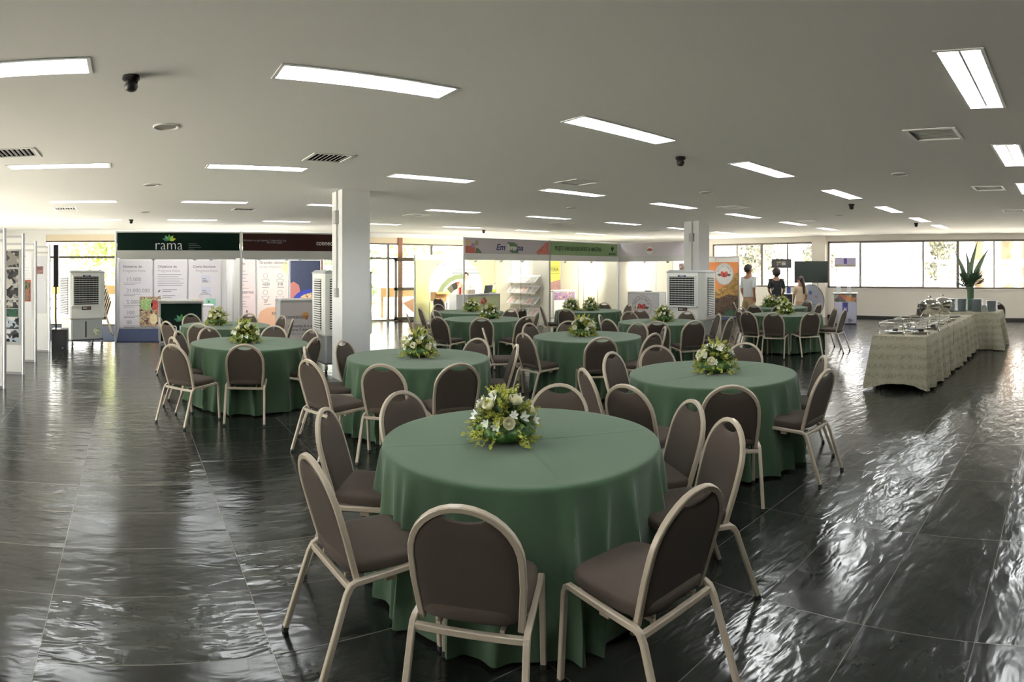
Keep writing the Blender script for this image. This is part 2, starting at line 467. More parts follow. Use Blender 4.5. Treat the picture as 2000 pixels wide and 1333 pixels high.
def make_vent():
    t = thing('ceiling_vent', 'x', 'vent', (0, 0, CEIL)); a = VW/2
    f = MB()
    for x0, x1, y0, y1 in ((-a-.02, a+.02, -a-.02, -a+.015), (-a-.02, a+.02, a-.015, a+.02), (-a-.02, -a+.015, -a, a), (a-.015, a+.02, -a, a)): f.box(x0, x1, y0, y1, -.008, .004)
    f.build('frame', M_rim, t)
    MB().box(-a, a, -a, a, .09, .1).box(-a, -a+.003, -a, a, 0, .1).box(a-.003, a, -a, a, 0, .1).box(-a, a, -a, -a+.003, 0, .1).box(-a, a, a-.003, a, 0, .1).build('duct', M_dark, t)
    s = MB()
    for k in range(8):
        x = -a + .035 + (VW - .07) * k / 7
        s.add([(x-.005, -a, .002), (x+.0, -a, .002), (x+.012, -a, .014), (x+.007, -a, .014), (x-.005, a, .002), (x, a, .002), (x+.012, a, .014), (x+.007, a, .014)],
              [(0,1,2,3),(4,7,6,5),(0,4,5,1),(1,5,6,2),(2,6,7,3),(3,7,4,0)])
    s.build('slats', M_rim, t)
    return t
V0 = make_vent()
vl = ['at the left picture edge', 'just left of the near pillar top', 'above the middle table', 'between the pillars, right of centre', 'above the three standing people',
      'above the left air cooler', 'above the booth with dark green fascia', 'beyond the left pillar, above the back windows', 'above the brochure booth',
      'nearest the brightest lamp at upper right', 'right side, second from the upper right', 'right side, farthest above the buffet', 'above the booth with coffee bean logos']
for i, (x, y) in enumerate(VENTS):
    o = V0 if i == 0 else dup(V0)
    o.location = (x, y, CEIL); o['label'] = 'square louvred ceiling vent ' + vl[i]; o['group'] = 'ceiling vents'
# round ceiling loudspeakers
M_grille = mat('grey_grille', (.3, .29, .27), .6)
t = thing('ceiling_speaker', 'x', 'speaker')
MB().lathe([(.085, .0), (.105, -.012), (.115, -.006), (.115, 0)], 28).build('rim', M_rim, t, True)
MB().lathe([(.0001, -.004), (.085, -.004), (.085, -.001)], 28).build('grille', M_grille, t, True)
S0 = t
sl = ['left, nearest', 'left, second from the front', 'left, above the dark green booth', 'right, above the buffet', 'centre right, above the middle tables', 'centre, behind the left pillar', 'right, near the wall screen']
for i, (x, y) in enumerate(((.3, 5.09), (.29, 8.57), (.3, 12.6), (7.32, 2.12), (7.75, 5.37), (7.9, 8.66), (12.4, 5.0))):
    o = S0 if i == 0 else dup(S0)
    o.location = (x, y, CEIL); o['label'] = 'round ceiling loudspeaker, ' + sl[i]; o['group'] = 'round ceiling loudspeakers'
# smoke detectors hanging from the ceiling
t = thing('smoke_detector', 'x', 'detector')
MB().lathe([(.0001, 0), (.055, 0), (.058, -.02), (.045, -.035), (.02, -.04), (.0001, -.04)], 20).build('base', mat('black_plastic', (.02, .02, .022), .35), t, True)
MB().lathe([(.022, -.035), (.04, -.05), (.044, -.07), (.034, -.09), (.018, -.098), (.0001, -.1)], 20).build('sensor', MATS['black_plastic'], t, True)
for k in range(3):
    a = k * 2.09; MB().cyl((.036*math.cos(a), .036*math.sin(a), -.038), (.036*math.cos(a), .036*math.sin(a), -.055), .006).build('lug', MATS['black_plastic'], t)
D0 = t
dl = ['nearest, at upper left', 'far left above the cooler', 'centre right', 'right, above the pillar', 'far right above the screen', 'farthest, above the pale booth']
for i, (x, y) in enumerate(((0, 3.78), (0, 14.5), (5.16, 3.92), (10.4, 3.95), (15.1, 3.93), (10.2, 15.2))):
    o = D0 if i == 0 else dup(D0)
    o.location = (x, y, CEIL); o['label'] = 'small black ceiling detector, ' + dl[i]; o['group'] = 'black ceiling detectors'
# ---------------------------------------------------------------- banquet chair
M_frame = mat('beige_enamel', (.42, .36, .28), .32, noise_amt=.06, nscale=30, spec=.5)
M_fab = mat('brown_fabric', (.058, .043, .032), .95, noise_amt=.28, nscale=260, bump=.5, bscale=700)
M_foot = mat('black_rubber', (.015, .015, .015), .6)
def arc_pts(c, r, a0, a1, n, f):
    return [f(c[0] + r*math.cos(R(a0 + (a1-a0)*k/n)), c[1] + r*math.sin(R(a0 + (a1-a0)*k/n))) for k in range(n+1)]
def back_y(z): return -.165 - (z - .40) * .30
HW = .203; ZA = .676; ZTOP = ZA + .203
def make_chair():
    t = thing('banquet_chair', 'x', 'chair')
    bf = MB(); pts = []
    pts.append((-HW + .016, back_y(.40), .40)); pts.append((-HW + .010, back_y(.46), .46)); pts.append((-HW, back_y(.58), .58))
    for k in range(17):
        a = math.pi - math.pi * k / 16
        z = ZA + HW * math.sin(a); pts.append((HW * math.cos(a), back_y(z), z))
    pts += [(-p[0], p[1], p[2]) for p in reversed(pts[:3])]
    bf.tube(pts, .0125, square=True, up=(0, 1, 0))
    bf.build('back_frame', M_frame, t, True, 35)
    # legs and rails
    for sx in (-1, 1):
        x = sx * .213
        f_ = MB()
        f_.tube([(x, .205, .405), (x, .215, .38), (x*1.02, .235, .02)], .0125, square=True, up=(1, 0, 0))
        f_.m = 1; f_.tube([(x*1.02, .235, .022), (x*1.02, .236, 0)], .0135, square=True, up=(1, 0, 0))
        for z in (.30, .10): f_.cyl((x*1.01 - sx*.010, .222 + (.30-z)*.05, z), (x*1.01 - sx*.0145, .222 + (.30-z)*.05, z), .007, n=8)
        f_.build('leg', [M_frame, M_foot], t, True, 35)
        r_ = MB()
        r_.tube([(x, -.205, .392), (x, -.222, .365), (x*1.03, -.34, .02)], .0125, square=True, up=(1, 0, 0))
        r_.m = 1; r_.tube([(x*1.03, -.34, .022), (x*1.03, -.344, 0)], .0135, square=True, up=(1, 0, 0))
        r_.build('leg', [M_frame, M_foot], t, True, 35)
    sf = MB()
    for sx in (-1, 1):
        x = sx * .213
        sf.tube([(x, .212, .385), (x, .205, .408), (x, .185, .420), (x, -.18, .406), (x, -.202, .396), (x, -.216, .375)], .0125, square=True, up=(1, 0, 0))
    sf.tube([(-.213, -.205, .386), (.213, -.205, .386)], .0125, square=True)
    sf.tube([(-.2, .15, .405), (.2, .15, .405)], .009, square=True)
    for sx in (-.12, .12): sf.tube([(sx, -.19, .398), (sx, .15, .398)], .008, square=True)
    for sx in (-.19, .19): sf.box(sx - .012, sx + .012, -.03, .02, .372, .405)
    sf.build('seat_frame', M_frame, t, True, 35)
    # cushion
    s = MB(); n = 20; rings = []
    def sq(cx, cy, hx, hy, z, e=5.0):
        ring = []
        for k in range(40):
            a = 2*math.pi*k/40; c_, s_ = math.cos(a), math.sin(a)
            q = (abs(c_)**e + abs(s_)**e) ** (-1/e)
            ring.append((cx + hx*c_*q, cy + hy*s_*q, z))
        return ring
    for hx, hy, z in ((.185, .19, .424), (.203, .207, .428), (.209, .214, .44), (.210, .215, .462), (.207, .212, .474), (.198, .203, .481), (.16, .165, .486), (.08, .085, .489), (.002, .002, .49)):
        rings.append(sq(0, .002, hx, hy, z, 5 if hx > .1 else 3))
    s.loft(rings)
    s.build('seat', M_fab, t, True, 50)
    # upholstered back
    b = MB(); NX, NZ = 26, 18; W = .193
    front = []; back = []
    zb = .425
    def dip(x): 
        q = abs(x) / .09
        return .047 * (1 - q*q) ** .8 if q < 1 else 0
    for i in range(NX + 1):
        u = -1 + 2*i/NX; u = math.sin(u * math.pi/2)
        x = u * W
        zt = ZA + math.sqrt(max(0, W*W - x*x)) - dip(x)
        zlo = zb + .03 * max(0, (abs(u) - .8) / .2) ** 2
        cf, cbk = [], []
        for j in range(NZ + 1):
            v = .5 - .5*math.cos(math.pi * j/NZ); z = zlo + (zt - zlo) * v
            d = min(W - abs(x), z - zlo, zt - z) if z < ZA else min(W - math.hypot(x, z - ZA), zt - z)
            d = max(0, min(d, W - abs(x)))
            th_ = .006 + .013 * min(1, d/.035) ** .55
            y = back_y(z)
            cf.append((x*(1 - .03*(z < .5)), y + th_*1.15, z + th_*.3)); cbk.append((x*(1 - .03*(z < .5)), y - th_*.75, z - th_*.2))
        front.append(cf); back.append(cbk)
    b.loft(front, cap=False, closed=False)
    b.loft([list(reversed(c)) for c in back], cap=False, closed=False)
    # close the rim
    rim_f = [front[i][0] for i in range(NX+1)] + front[NX][1:] + [front[i][NZ] for i in range(NX-1, -1, -1)] + list(reversed(front[0][1:NZ]))
    rim_b = [back[i][0] for i in range(NX+1)] + back[NX][1:] + [back[i][NZ] for i in range(NX-1, -1, -1)] + list(reversed(back[0][1:NZ]))
    b.loft([rim_b, rim_f], cap=False)
    b.build('backrest', M_fab, t, True, 60)
    return t
CH0 = make_chair()
_chair_used = [False]
def place_chair(x, y, rz, label, group, z=0.0):
    if not _chair_used[0]:
        _chair_used[0] = True; o = CH0; o.location = (x, y, z); o.rotation_euler = (0, 0, rz)
    else: o = dup(CH0, (x, y, z), rz)
    o['label'] = label; o['group'] = group
    return o

# ---------------------------------------------------------------- round tables under green cloths
def cloth_mat(name, c1, c2, scale=420):
    m = mat(name, c1, .95, spec=.2, sheen=.22)
    n = m.node_tree.nodes; l = m.node_tree.links; b = n['Principled BSDF']
    tc = n.new('ShaderNodeTexCoord')
    t = n.new('ShaderNodeTexNoise'); t.inputs['Scale'].default_value = scale; t.inputs['Detail'].default_value = 2
    l.new(tc.outputs['Object'], t.inputs['Vector'])
    mx = n.new('ShaderNodeMix'); mx.data_type = 'RGBA'; mx.inputs[6].default_value = (*c1, 1); mx.inputs[7].default_value = (*c2, 1)
    l.new(t.outputs['Fac'], mx.inputs[0]); l.new(mx.outputs[2], b.inputs['Base Color'])
    bp = n.new('ShaderNodeBump'); bp.inputs['Strength'].default_value = .3; bp.inputs['Distance'].default_value = .002
    l.new(t.outputs['Fac'], bp.inputs['Height']); l.new(bp.outputs[0], b.inputs['Normal'])
    return m
M_green = cloth_mat('green_cloth', (.037, .077, .041), (.065, .114, .063))
TH = .76; TR = .765
def table_cloth(seed, crease):
    rs = random.Random(seed); NA = 288
    mb = MB()
    folds = []
    a = rs.random() * .3
    while a < 2*math.pi - .12:
        folds.append((a, rs.uniform(.4, 1.0), rs.uniform(.035, .075), rs.uniform(-.08, .08))); a += rs.uniform(.15, .40)
    def fold(th, t):
        s = 0
        for (f, amp, wd, sk) in folds:
            d = (th - f - sk*t + math.pi) % (2*math.pi) - math.pi
            ww = wd * (1.15 - .35*t)
            s += amp * math.exp(-(d/ww)**2)
        return s
    rings = []
    ca, sa = math.cos(crease), math.sin(crease)
    def crz(x, y):
        d = x*ca + y*sa; e = -x*sa + y*ca
        return .0032 * math.exp(-(d/.006)**2) + .0026 * math.exp(-((e + .03)/.006)**2)
    rr = [0.001]
    k = 0.02
    while k < TR - .02: rr.append(k); k += .0235
    for r_ in rr:
        rings.append([(r_*math.cos(2*math.pi*j/NA), r_*math.sin(2*math.pi*j/NA), TH + crz(r_*math.cos(2*math.pi*j/NA), r_*math.sin(2*math.pi*j/NA))) for j in range(NA)])
    for dr, dz in ((-.012, 0), (-.004, -.003), (.001, -.010), (.003, -.022)):
        rings.append([((TR+dr)*math.cos(2*math.pi*j/NA), (TR+dr)*math.sin(2*math.pi*j/NA), TH+dz) for j in range(NA)])
    NZ = 22
    for i in range(1, NZ + 1):
        t = i / NZ; ring = []
        for j in range(NA):
            th = 2*math.pi*j/NA
            f = fold(th, t)
            amp = .125 * min(1, t*1.2)**.62
            low = .012*noise.noise(Vector((math.cos(th)*2, math.sin(th)*2, t*1.2 + seed)))
            r_ = TR + .003 + .005*t + amp * (f*.85 - .22) + low*t + .022*t
            z = TH - .022 - (TH - .022 - .022) * t
            if t > .95: z += .012*noise.noise(Vector((math.cos(th)*3, math.sin(th)*3, seed*1.7)))
            ring.append((r_*math.cos(th), r_*math.sin(th), max(.006, z)))
        rings.append(ring)
    mb.loft(rings, cap=False)
    return mb
M_ply = mat('table_plywood', (.35, .24, .14), .6)
M_steel = mat('dull_steel', (.35, .35, .35), .35, metal=.9)
def make_table():
    t = thing('round_table', 'x', 'table')
    MB().lathe([(.001, .715), (.74, .715), (.745, .725), (.745, .745), (.74, .752), (.001, .752)], 48).build('tabletop', M_ply, t, True)
    for sx in (-1, 1):
        for sy in (-1, 1):
            MB().tube([(sx*.32, sy*.3, .715), (sx*.38, sy*.42, .03)], .014).build('leg', M_steel, t, True)
    for sx in (-1, 1): MB().tube([(sx*.345, -.35, .45), (sx*.345, .35, .45)], .01).build('brace', M_steel, t, True)
    return t
TB0 = make_table()

# ---------------------------------------------------------------- flower centrepiece
M_gold = mat('goldenrod', (.47, .49, .10), .7, noise_amt=.45, nscale=14)
M_leaf = mat('dark_leaf', (.025, .075, .02), .45, noise_amt=.4, nscale=16)
M_leaf2 = mat('grey_green_leaf', (.13, .2, .09), .6, noise_amt=.3, nscale=16)
M_rose = mat('cream_petal', (.92, .90, .70), .6, sheen=.2)
M_lily = mat('white_petal', (.84, .86, .80), .6)
def leaf(mb, base, d, L, W, up=Vector((0, 0, 1)), curl=.2, seg=4):
    d = d.normalized(); side = d.cross(up)
    if side.length < 1e-3: side = Vector((1, 0, 0))
    side.normalize(); nrm = side.cross(d)
    rows = []
    for i in range(seg + 1):
        t = i/seg; wv = W * math.sin(math.pi * (t*.86 + .07)) ** .8
        c = base + d*L*t - nrm * (-curl) * L * t*t * -1
        rows.append([c - side*wv/2 + nrm*wv*.12, c, c + side*wv/2 + nrm*wv*.12])
    mb.loft(rows, cap=False, closed=False)
def make_arrangement(seed):
    rs = random.Random(seed)
    t = thing('flower_centrepiece', 'x', 'flowers')
    def dirv(el, az): return Vector((math.cos(el)*math.cos(az), math.cos(el)*math.sin(az), math.sin(el)))
    MB().lathe([(.001, .004), (.085, .004), (.105, .03), (.11, .07), (.095, .095), (.001, .1)], 20).build('bowl', M_leaf, t, True)
    lw = MB()
    for k in range(12):
        az = k*math.pi/6 + rs.uniform(-.1, .1); c = Vector((math.cos(az), math.sin(az), 0)); tn = Vector((-c.y, c.x, 0))
        rows = []
        for i in range(9):
            a = i/8*math.pi; rad = .075 + .075*math.sin(a)**.7; z = .006 + .11*(i/8)
            wv = .042*math.sin(math.pi*(.1 + .8*i/8))
            ce = c*rad + Vector((0, 0, z))
            rows.append([ce - tn*wv*1.2, ce + c*.006, ce + tn*wv*1.2])
        lw.loft(rows, cap=False, closed=False)
    lw.build('leaf_wrap', patchy('striped_leaf', [(.02, .07, .015), (.03, .1, .02), (.2, .3, .06)], 30), t, True)
    dk = MB()
    for k in range(170):
        az = rs.uniform(0, 2*math.pi); el = rs.uniform(-.1, 1.4)
        d = dirv(el, az); b0 = Vector((0, 0, .07)) + d*rs.uniform(.04, .11)
        leaf(dk, b0, d + Vector((rs.uniform(-.4, .4), rs.uniform(-.4, .4), rs.uniform(-.3, .4))), rs.uniform(.05, .09), rs.uniform(.022, .04), curl=rs.uniform(-.2, .3))
    dk.build('dark_leaves', M_leaf, t, True)
    gl = MB()
    for k in range(34):
        az = rs.uniform(0, 2*math.pi); el = rs.uniform(.1, 1.4); d = dirv(el, az)
        leaf(gl, Vector((0, 0, .08)) + d*rs.uniform(.08, .13), d + Vector((rs.uniform(-.4, .4), rs.uniform(-.4, .4), 0)), rs.uniform(.05, .08), rs.uniform(.025, .04), curl=rs.uniform(-.2, .2))
    gl.build('grey_green_leaves', M_leaf2, t, True)
    gd = MB()
    for k in range(96):
        az = rs.uniform(0, 2*math.pi); el = rs.choice([rs.uniform(-.25, .25), rs.uniform(0, .9), rs.uniform(.6, 1.5)])
        d = dirv(el, az); L = rs.uniform(.12, .185) * (1.08 if el > .9 else 1)
        b0 = Vector((0, 0, .085)) + d*.04
        droop = rs.uniform(.0, .12) if el < 1 else .02
        N = 26
        tn = Vector((-math.sin(az), math.cos(az), 0)) * rs.uniform(-.05, .05)
        for i in range(N):
            s = .25 + .75*i/N
            p = b0 + d*L*s + Vector((0, 0, -droop*s*s)) + tn*s*s
            if p.z < .01: p.z = .01
            for q in range(3):
                sz = rs.uniform(.006, .0115) * (1.25 - .7*s)
                o_ = Vector((rs.uniform(-1, 1), rs.uniform(-1, 1), rs.uniform(-1, 1))) * .016 * (1.3 - s)
                v1 = Vector((rs.uniform(-1, 1), rs.uniform(-1, 1), rs.uniform(-1, 1))).normalized()*sz
                v2 = Vector((rs.uniform(-1, 1), rs.uniform(-1, 1), rs.uniform(-1, 1))).normalized()*sz
                c_ = p + o_; c_.z = max(c_.z, .008)
                v3 = d*sz
                gd.add([c_ + v1, c_ + v2, c_ - v1*.8 + v3, c_ - v2*.8], [(0, 1, 2), (0, 3, 1), (1, 3, 2), (0, 2, 3)])
    gd.build('goldenrod_sprigs', M_gold, t)
    # rose mesh: overlapping cupped petals
    def rose_mesh():
        mb = MB()
        mb.ball((0, 0, .018), .013, n=8, m=6)
        for layer, (n_, rad, hgt, opn) in enumerate(((3, .010, .042, .0), (4, .017, .042, .1), (5, .023, .040, .3), (6, .028, .035, .8))):
            for q in range(n_):
                a = 2*math.pi*q/n_ + layer*.7
                rows = []
                for i in range(5):
                    s = i/4; rr_ = rad*(.35 + .65*math.sin(min(1, s*1.35)*1.5)) * (1 - .22*max(0, s - .6)*(2 - layer if layer < 2 else 0)) + opn*.009*s*s; z = hgt*s
                    row = []
                    for j in range(5):
                        b_ = a + (j-2)/2 * (1.15 if n_ < 5 else .85) * (1 - .12*s)
                        zz = z - .006*((j-2)/2)**2 * s
                        row.append((rr_*math.cos(b_), rr_*math.sin(b_), zz))
                    rows.append(row)
                mb.loft(rows, cap=False, closed=False)
        return mb.mesh('rose', M_rose, True, 80)
    def lily_mesh():
        mb = MB()
        for q in range(6):
            a = q*math.pi/3; d = Vector((math.cos(a), math.sin(a), .45 if q % 2 else .7))
            leaf(mb, Vector((0, 0, 0)), d, .042, .021, curl=-.25)
        mb.ball((0, 0, .006), .006, n=6, m=4)
        return mb.mesh('lily', M_lily, True, 80)
    rm, lm = rose_mesh(), lily_mesh()
    def orient(o, d, p, sc):
        o.rotation_mode = 'QUATERNION'; o.rotation_quaternion = d.to_track_quat('Z', 'Y'); o.location = p; o.scale = (sc,)*3
    azs = [i*2.399 for i in range(9)]
    for i, az in enumerate(azs):
        el = (.35, .7, 1.05, .25, .85, .5, 1.2, .3, .6)[i]; d = dirv(el, az)
        o = put('rose', rm, t); orient(o, d, Vector((0, 0, .075)) + Vector((d.x*.14, d.y*.14, d.z*.135)), rs.uniform(.8, 1.05))
    for i in range(16):
        az = i*2.399 + 1.1; el = rs.uniform(.05, 1.25); d = dirv(el, az)
        o = put('lily', lm, t); orient(o, d, Vector((0, 0, .07)) + Vector((d.x*.155, d.y*.155, d.z*.15)), rs.uniform(.7, 1.0))
    return t
FL = [make_arrangement(3), make_arrangement(11), make_arrangement(23)]
_fl_used = [False]*3
def place_flowers(p, rz, label, k, s=1.0):
    if not _fl_used[k]: _fl_used[k] = True; o = FL[k]; o.location = p; o.rotation_euler = (0, 0, rz)
    else: o = dup(FL[k], p, rz)
    o.scale = (s, s, s)
    o['label'] = label; o['group'] = 'flower centrepieces on the green tables'

TABLES = {   # name: (picture column, distance, description)
    'T1': (1018, 3.32, 'the front table'), 'T2': (487.5, 7.71, 'the left table'), 'T3': (1393, 5.475, 'the front right table'),
    'T4': (816, 6.44, 'the table by the left pillar'), 'T5': (1147, 8.49, 'the middle table'), 'T6': (943, 11.5, 'the table before the pale booth'),
    'T7': (918, 13.5, 'the farthest pale booth table'), 'T8': (1149, 13.9, 'the table with two bouquets'), 'T9': (1290, 10.85, 'the table before the right cooler'),
    'T10': (1536, 12.75, 'the table in front of the screen'), 'T11': (1519, 15.2, 'the table behind the screen table'), 'T12': (441, 10.19, 'the table behind the left table')}
TC = {}
first = True
for i, (k, (px, rr_, ds)) in enumerate(TABLES.items()):
    c = PR(px, rr_); TC[k] = c
    o = TB0 if first else dup(TB0)
    first = False
    o.location = c; o.rotation_euler = (0, 0, i*.6)
    o['label'] = 'round folding table hidden under green cloth, ' + ds; o['group'] = 'round banquet tables'
    cl = table_cloth(i + 5, -.42 if k == 'T1' else i*.7).build('tablecloth', M_green, None, True, 70, loc=c)
    tag(cl, 'dark green floor-length cloth draped on ' + ds, 'tablecloth', 'green round tablecloths')
fspots = [('T1', 985, None, 0), ('T2', 480, None, 1), ('T3', 1398, None, 2), ('T4', 818, None, 1), ('T5', 1139, None, 2), ('T6', 957, None, 0), ('T7', 921, None, 2),
          ('T8', 1115, 'left', 0), ('T8', 1153, 'right', 1), ('T9', 1296, None, 0), ('T10', 1535, None, 1), ('T11', 1503, 'left', 2), ('T11', 1527, 'right', 0), ('T12', 424, None, 2)]
frange = {'T1': 3.28}
for i, (k, px, side, v) in enumerate(fspots):
    rr_ = frange.get(k, TABLES[k][1] + .0)
    p = PR(px, rr_, TH + .006)
    lab = 'white rose and goldenrod centrepiece on ' + TABLES[k][2]
    if side: lab = 'white rose and goldenrod centrepiece, %s one of two on %s' % (side, TABLES[k][2])
    place_flowers(p, i*1.3, lab, v, 1.1)

# chairs: (table, column and row of the top of the back in the picture, where it stands)
CH = [
 ('T1', 900, 990, 'near side, seen square from behind'), ('T1', 1325, 957, 'near right side'), ('T1', 603, 892, 'near left side, seen edge-on'),
 ('T1', 632, 797, 'left side'), ('T1', 775, 765, 'far left side'), ('T1', 1092, 752, 'far side'), ('T1', 1365, 785, 'right side, farther of the pair'), ('T1', 1432, 825, 'right side, nearer of the pair'),
 ('T3', 1222, 752, 'near left side'), ('T3', 1435, 753, 'near side'), ('T3', 1617, 722, 'right side, nearer of the pair'), ('T3', 1610, 694, 'right side, farther of the pair'),
 ('T3', 1457, 669, 'far right side'), ('T3', 1194, 687, 'far left side'), ('T3', 1251, 678, 'far side'), ('T3', 1137, 720, 'left side'),
 ('T4', 751, 712, 'near left side'), ('T4', 899, 710, 'near right side'), ('T4', 597, 704, 'left side, nearer of the pair'), ('T4', 593, 678, 'left side, farther of the pair'),
 ('T4', 697, 667, 'far left side, against the pillar'), ('T4', 939, 661, 'far right side'), ('T4', 1010, 672, 'right side'),
 ('T5', 1022, 651, 'left side'), ('T5', 942, 641, 'far left, drawn back from it'), ('T5', 1172, 659, 'near side'), ('T5', 1279, 651, 'near right side'), ('T5', 1300, 638, 'right side'),
 ('T5', 1229, 632, 'far right side'), ('T5', 1113, 629, 'far side behind the flowers'), ('T5', 1039, 631, 'far left side'),
 ('T2', 479.5, 673, 'near side'), ('T2', 328, 674.5, 'near left side'), ('T2', 349, 647, 'left side, farther'), ('T2', 336, 658, 'left side, middle'), ('T2', 410, 640, 'far left side'),
 ('T2', 527, 638, 'far right side'), ('T2', 612, 659, 'right side, nearer'), ('T2', 600, 644, 'right side, farther'),
 ('T12', 383, 632, 'near left side'), ('T12', 322, 626, 'left side, nearer'), ('T12', 336, 622.5, 'left side, farther'), ('T12', 465, 616, 'far side'), ('T12', 537, 617, 'far right side'),
 ('T12', 573, 623, 'right side, edge-on'), ('T12', 402, 616.5, 'far left side behind the flowers'),
 ('T6', 855, 619, 'near left side'), ('T6', 940, 621, 'near side'), ('T6', 1028, 618.5, 'near right side'), ('T6', 1050, 609, 'right side'), ('T6', 848, 610.5, 'left side'),
 ('T6', 875, 607.5, 'far left side'), ('T6', 996, 604, 'far right side'), ('T6', 809, 611, 'far left, drawn back from it'),
 ('T7', 819, 600, 'left side'), ('T7', 880, 595.5, 'far left side'), ('T7', 1008, 598.5, 'right side'), ('T7', 1036, 603, 'far right, seen edge-on'), 
 ('T8', 1082, 596.5, 'left side'), ('T8', 1105, 603.5, 'near left side'), ('T8', 1175, 592, 'far side'), ('T8', 1214, 596, 'right side, nearer'), ('T8', 1222, 594, 'right side, farther'),
 ('T9', 1186, 623.5, 'near left side'), ('T9', 1177, 615, 'far left side'), ('T9', 1240, 609.5, 'far side'), ('T9', 1251, 603.5, 'farther off, behind the far side'), ('T9', 1331, 609.5, 'far right side'),
 ('T9', 1283, 628, 'near side'), ('T9', 1358, 627, 'near right side'), ('T9', 1384, 613.5, 'right side'), ('T9', 1429, 620, 'right, drawn back and edge-on'),
 ('T10', 1507, 611.5, 'near left side'), ('T10', 1586, 609.5, 'near side'), ('T10', 1455, 608, 'left side, nearer'), ('T10', 1444, 605, 'left side, farther'), ('T10', 1482, 600.5, 'far left side'),
 ('T10', 1619, 601, 'right side, farther'), ('T10', 1651, 604, 'right side, nearer'),
 ('T11', 1474, 597, 'near left side'), ('T11', 1438, 590.5, 'left side'), ('T11', 1600, 593, 'near right side'), ('T11', 1572, 587.5, 'far right side'), ('T11', 1515, 596.5, 'near side'),
]
ROT = {('T1', 1432): 28, ('T1', 1325): 9, ('T1', 603): -3, ('T1', 1365): -4}
SHIFT = {('T1', 1325): (26, 2), ('T1', 1432): (4, 0)}
spots = []
for (k, px, py, where) in CH:
    sx, sy = SHIFT.get((k, px), (0, 0))
    top = P(px + sx, py + sy, ZTOP + .01); c = TC[k]
    v = Vector((top.x - c.x, top.y - c.y, 0)); d = v.length
    lo, hi = (.98, 1.5)
    if py < 640:   # far chairs: a pixel is decimetres, keep them at the table
        lo, hi = (1.12, 1.42)
        if 'drawn back' in where or 'farther off' in where: hi = 1.75
    dd = min(max(d, lo), hi); v = v.normalized()
    org = Vector((c.x, c.y, 0)) + v*(dd - .315)     # back top sits .315 behind the seat centre
    spots.append([k, px, where, org, 0.15 if org.length < 6 else 1.0])
for it in range(40):                                # nobody can squeeze two chairs into one place
    for i in range(len(spots)):
        for j in range(i):
            a, b = spots[i][3], spots[j][3]; d = b - a
            if 0 < d.length < .50:
                q = (.50 - d.length) * .5; wa, wb = spots[i][4], spots[j][4]; u = d.normalized()
                spots[i][3] = a - u*q*2*wa/(wa + wb) * .6; spots[j][3] = b + u*q*2*wb/(wa + wb) * .6
for (k, px, where, org, _w) in spots:
    c = TC[k]; v = Vector((org.x - c.x, org.y - c.y, 0)).normalized()
    ang = math.atan2(-v.y, -v.x) - math.pi/2 + R(ROT.get((k, px), 0)) + (0 if k == 'T1' else rnd.uniform(-.10, .10))
    place_chair(org.x, org.y, ang, 'brown beige-framed chair at %s, %s' % (TABLES[k][2], where), 'brown banquet chairs around the green tables')
# ---------------------------------------------------------------- outside
M_pave = mat('sunlit_paving', (.72, .69, .60), .85, noise_amt=.06, nscale=.8)
M_bark = mat('tree_bark', (.30, .22, .15), .9, noise_amt=.3, nscale=5)
M_fol = mat('lime_foliage', (.20, .29, .045), .6, noise_amt=.3, nscale=2)
M_fol2 = mat('green_foliage', (.075, .16, .035), .6, noise_amt=.3, nscale=2)
M_fol3 = mat('pale_foliage', (.085, .09, .06), .7, noise_amt=.2, nscale=2)
for m_ in (M_fol, M_fol2, M_fol3):
    m_.node_tree.nodes['Principled BSDF'].inputs['Transmission Weight'].default_value = 0.0
g = MB().box(XL - 20, XR + 45, YF + .2, YF + 45, -.2, -.02).box(XR + .18, XR + 45, YB - 20, YF + .2, -.2, -.02).box(XL - 20, XR + .18, YB - 20, YB - .15, -.2, -.02).box(XL - 20, XL - .15, YB - .15, YF + .2, -.2, -.02)
struct('ground', g, M_pave)
def tree(name, lab, x, y, h, cr, m, seed, n=2600, trunk=.12, lean=0, low=.35, leafs=.16, group=None):
    rs = random.Random(seed)
    t = thing(name, lab, 'tree' if name != 'shrub' else 'shrub', (x, y, -.02), 0, group)
    if trunk:
        MB().tube([(0, 0, 0), (lean*.3, .05, h*.3), (lean, 0, h*.75)], trunk, n=10, r1=trunk*.5).build('trunk', M_bark, t, True)
    mb = MB(); blobs = []
    for k in range(9):
        a = rs.uniform(0, 6.28); q = rs.uniform(.1, .75)*cr
        blobs.append((Vector((lean + q*math.cos(a), q*math.sin(a), h*rs.uniform(low, .95))), rs.uniform(.35, .6)*cr))
    for k in range(n):
        c, r_ = rs.choice(blobs)
        d = Vector((rs.gauss(0, 1), rs.gauss(0, 1), rs.gauss(0, .8))).normalized()
        p = c + d*r_*rs.uniform(.55, 1.05)
        if p.z < .05: continue
        v1 = Vector((rs.uniform(-1, 1), rs.uniform(-1, 1), rs.uniform(-1, 1))).normalized()*leafs
        v2 = Vector((rs.uniform(-1, 1), rs.uniform(-1, 1), rs.uniform(-1, 1))).normalized()*leafs*.45
        mb.add([p - v1, p + v2, p + v1, p - v2], [(0, 1, 2, 3)])
    mb.build('crown' if name != 'shrub' else 'foliage', m, t)
    return t
gr_ = 'garden trees behind the back windows'
tree('garden_tree', 'lime green tree outside the glazing left of the dark green booth', -.9, 24.5, 5.5, 2.6, M_fol, 1, group=gr_)
tree('garden_tree', 'bright tree outside the far left window corner', -6.4, 25.5, 5.8, 2.8, M_fol, 2, group=gr_)
tree('garden_tree', 'green tree outside, seen right of the left pillar', 9.6, 24.5, 5.4, 2.3, M_fol2, 3, group=gr_)
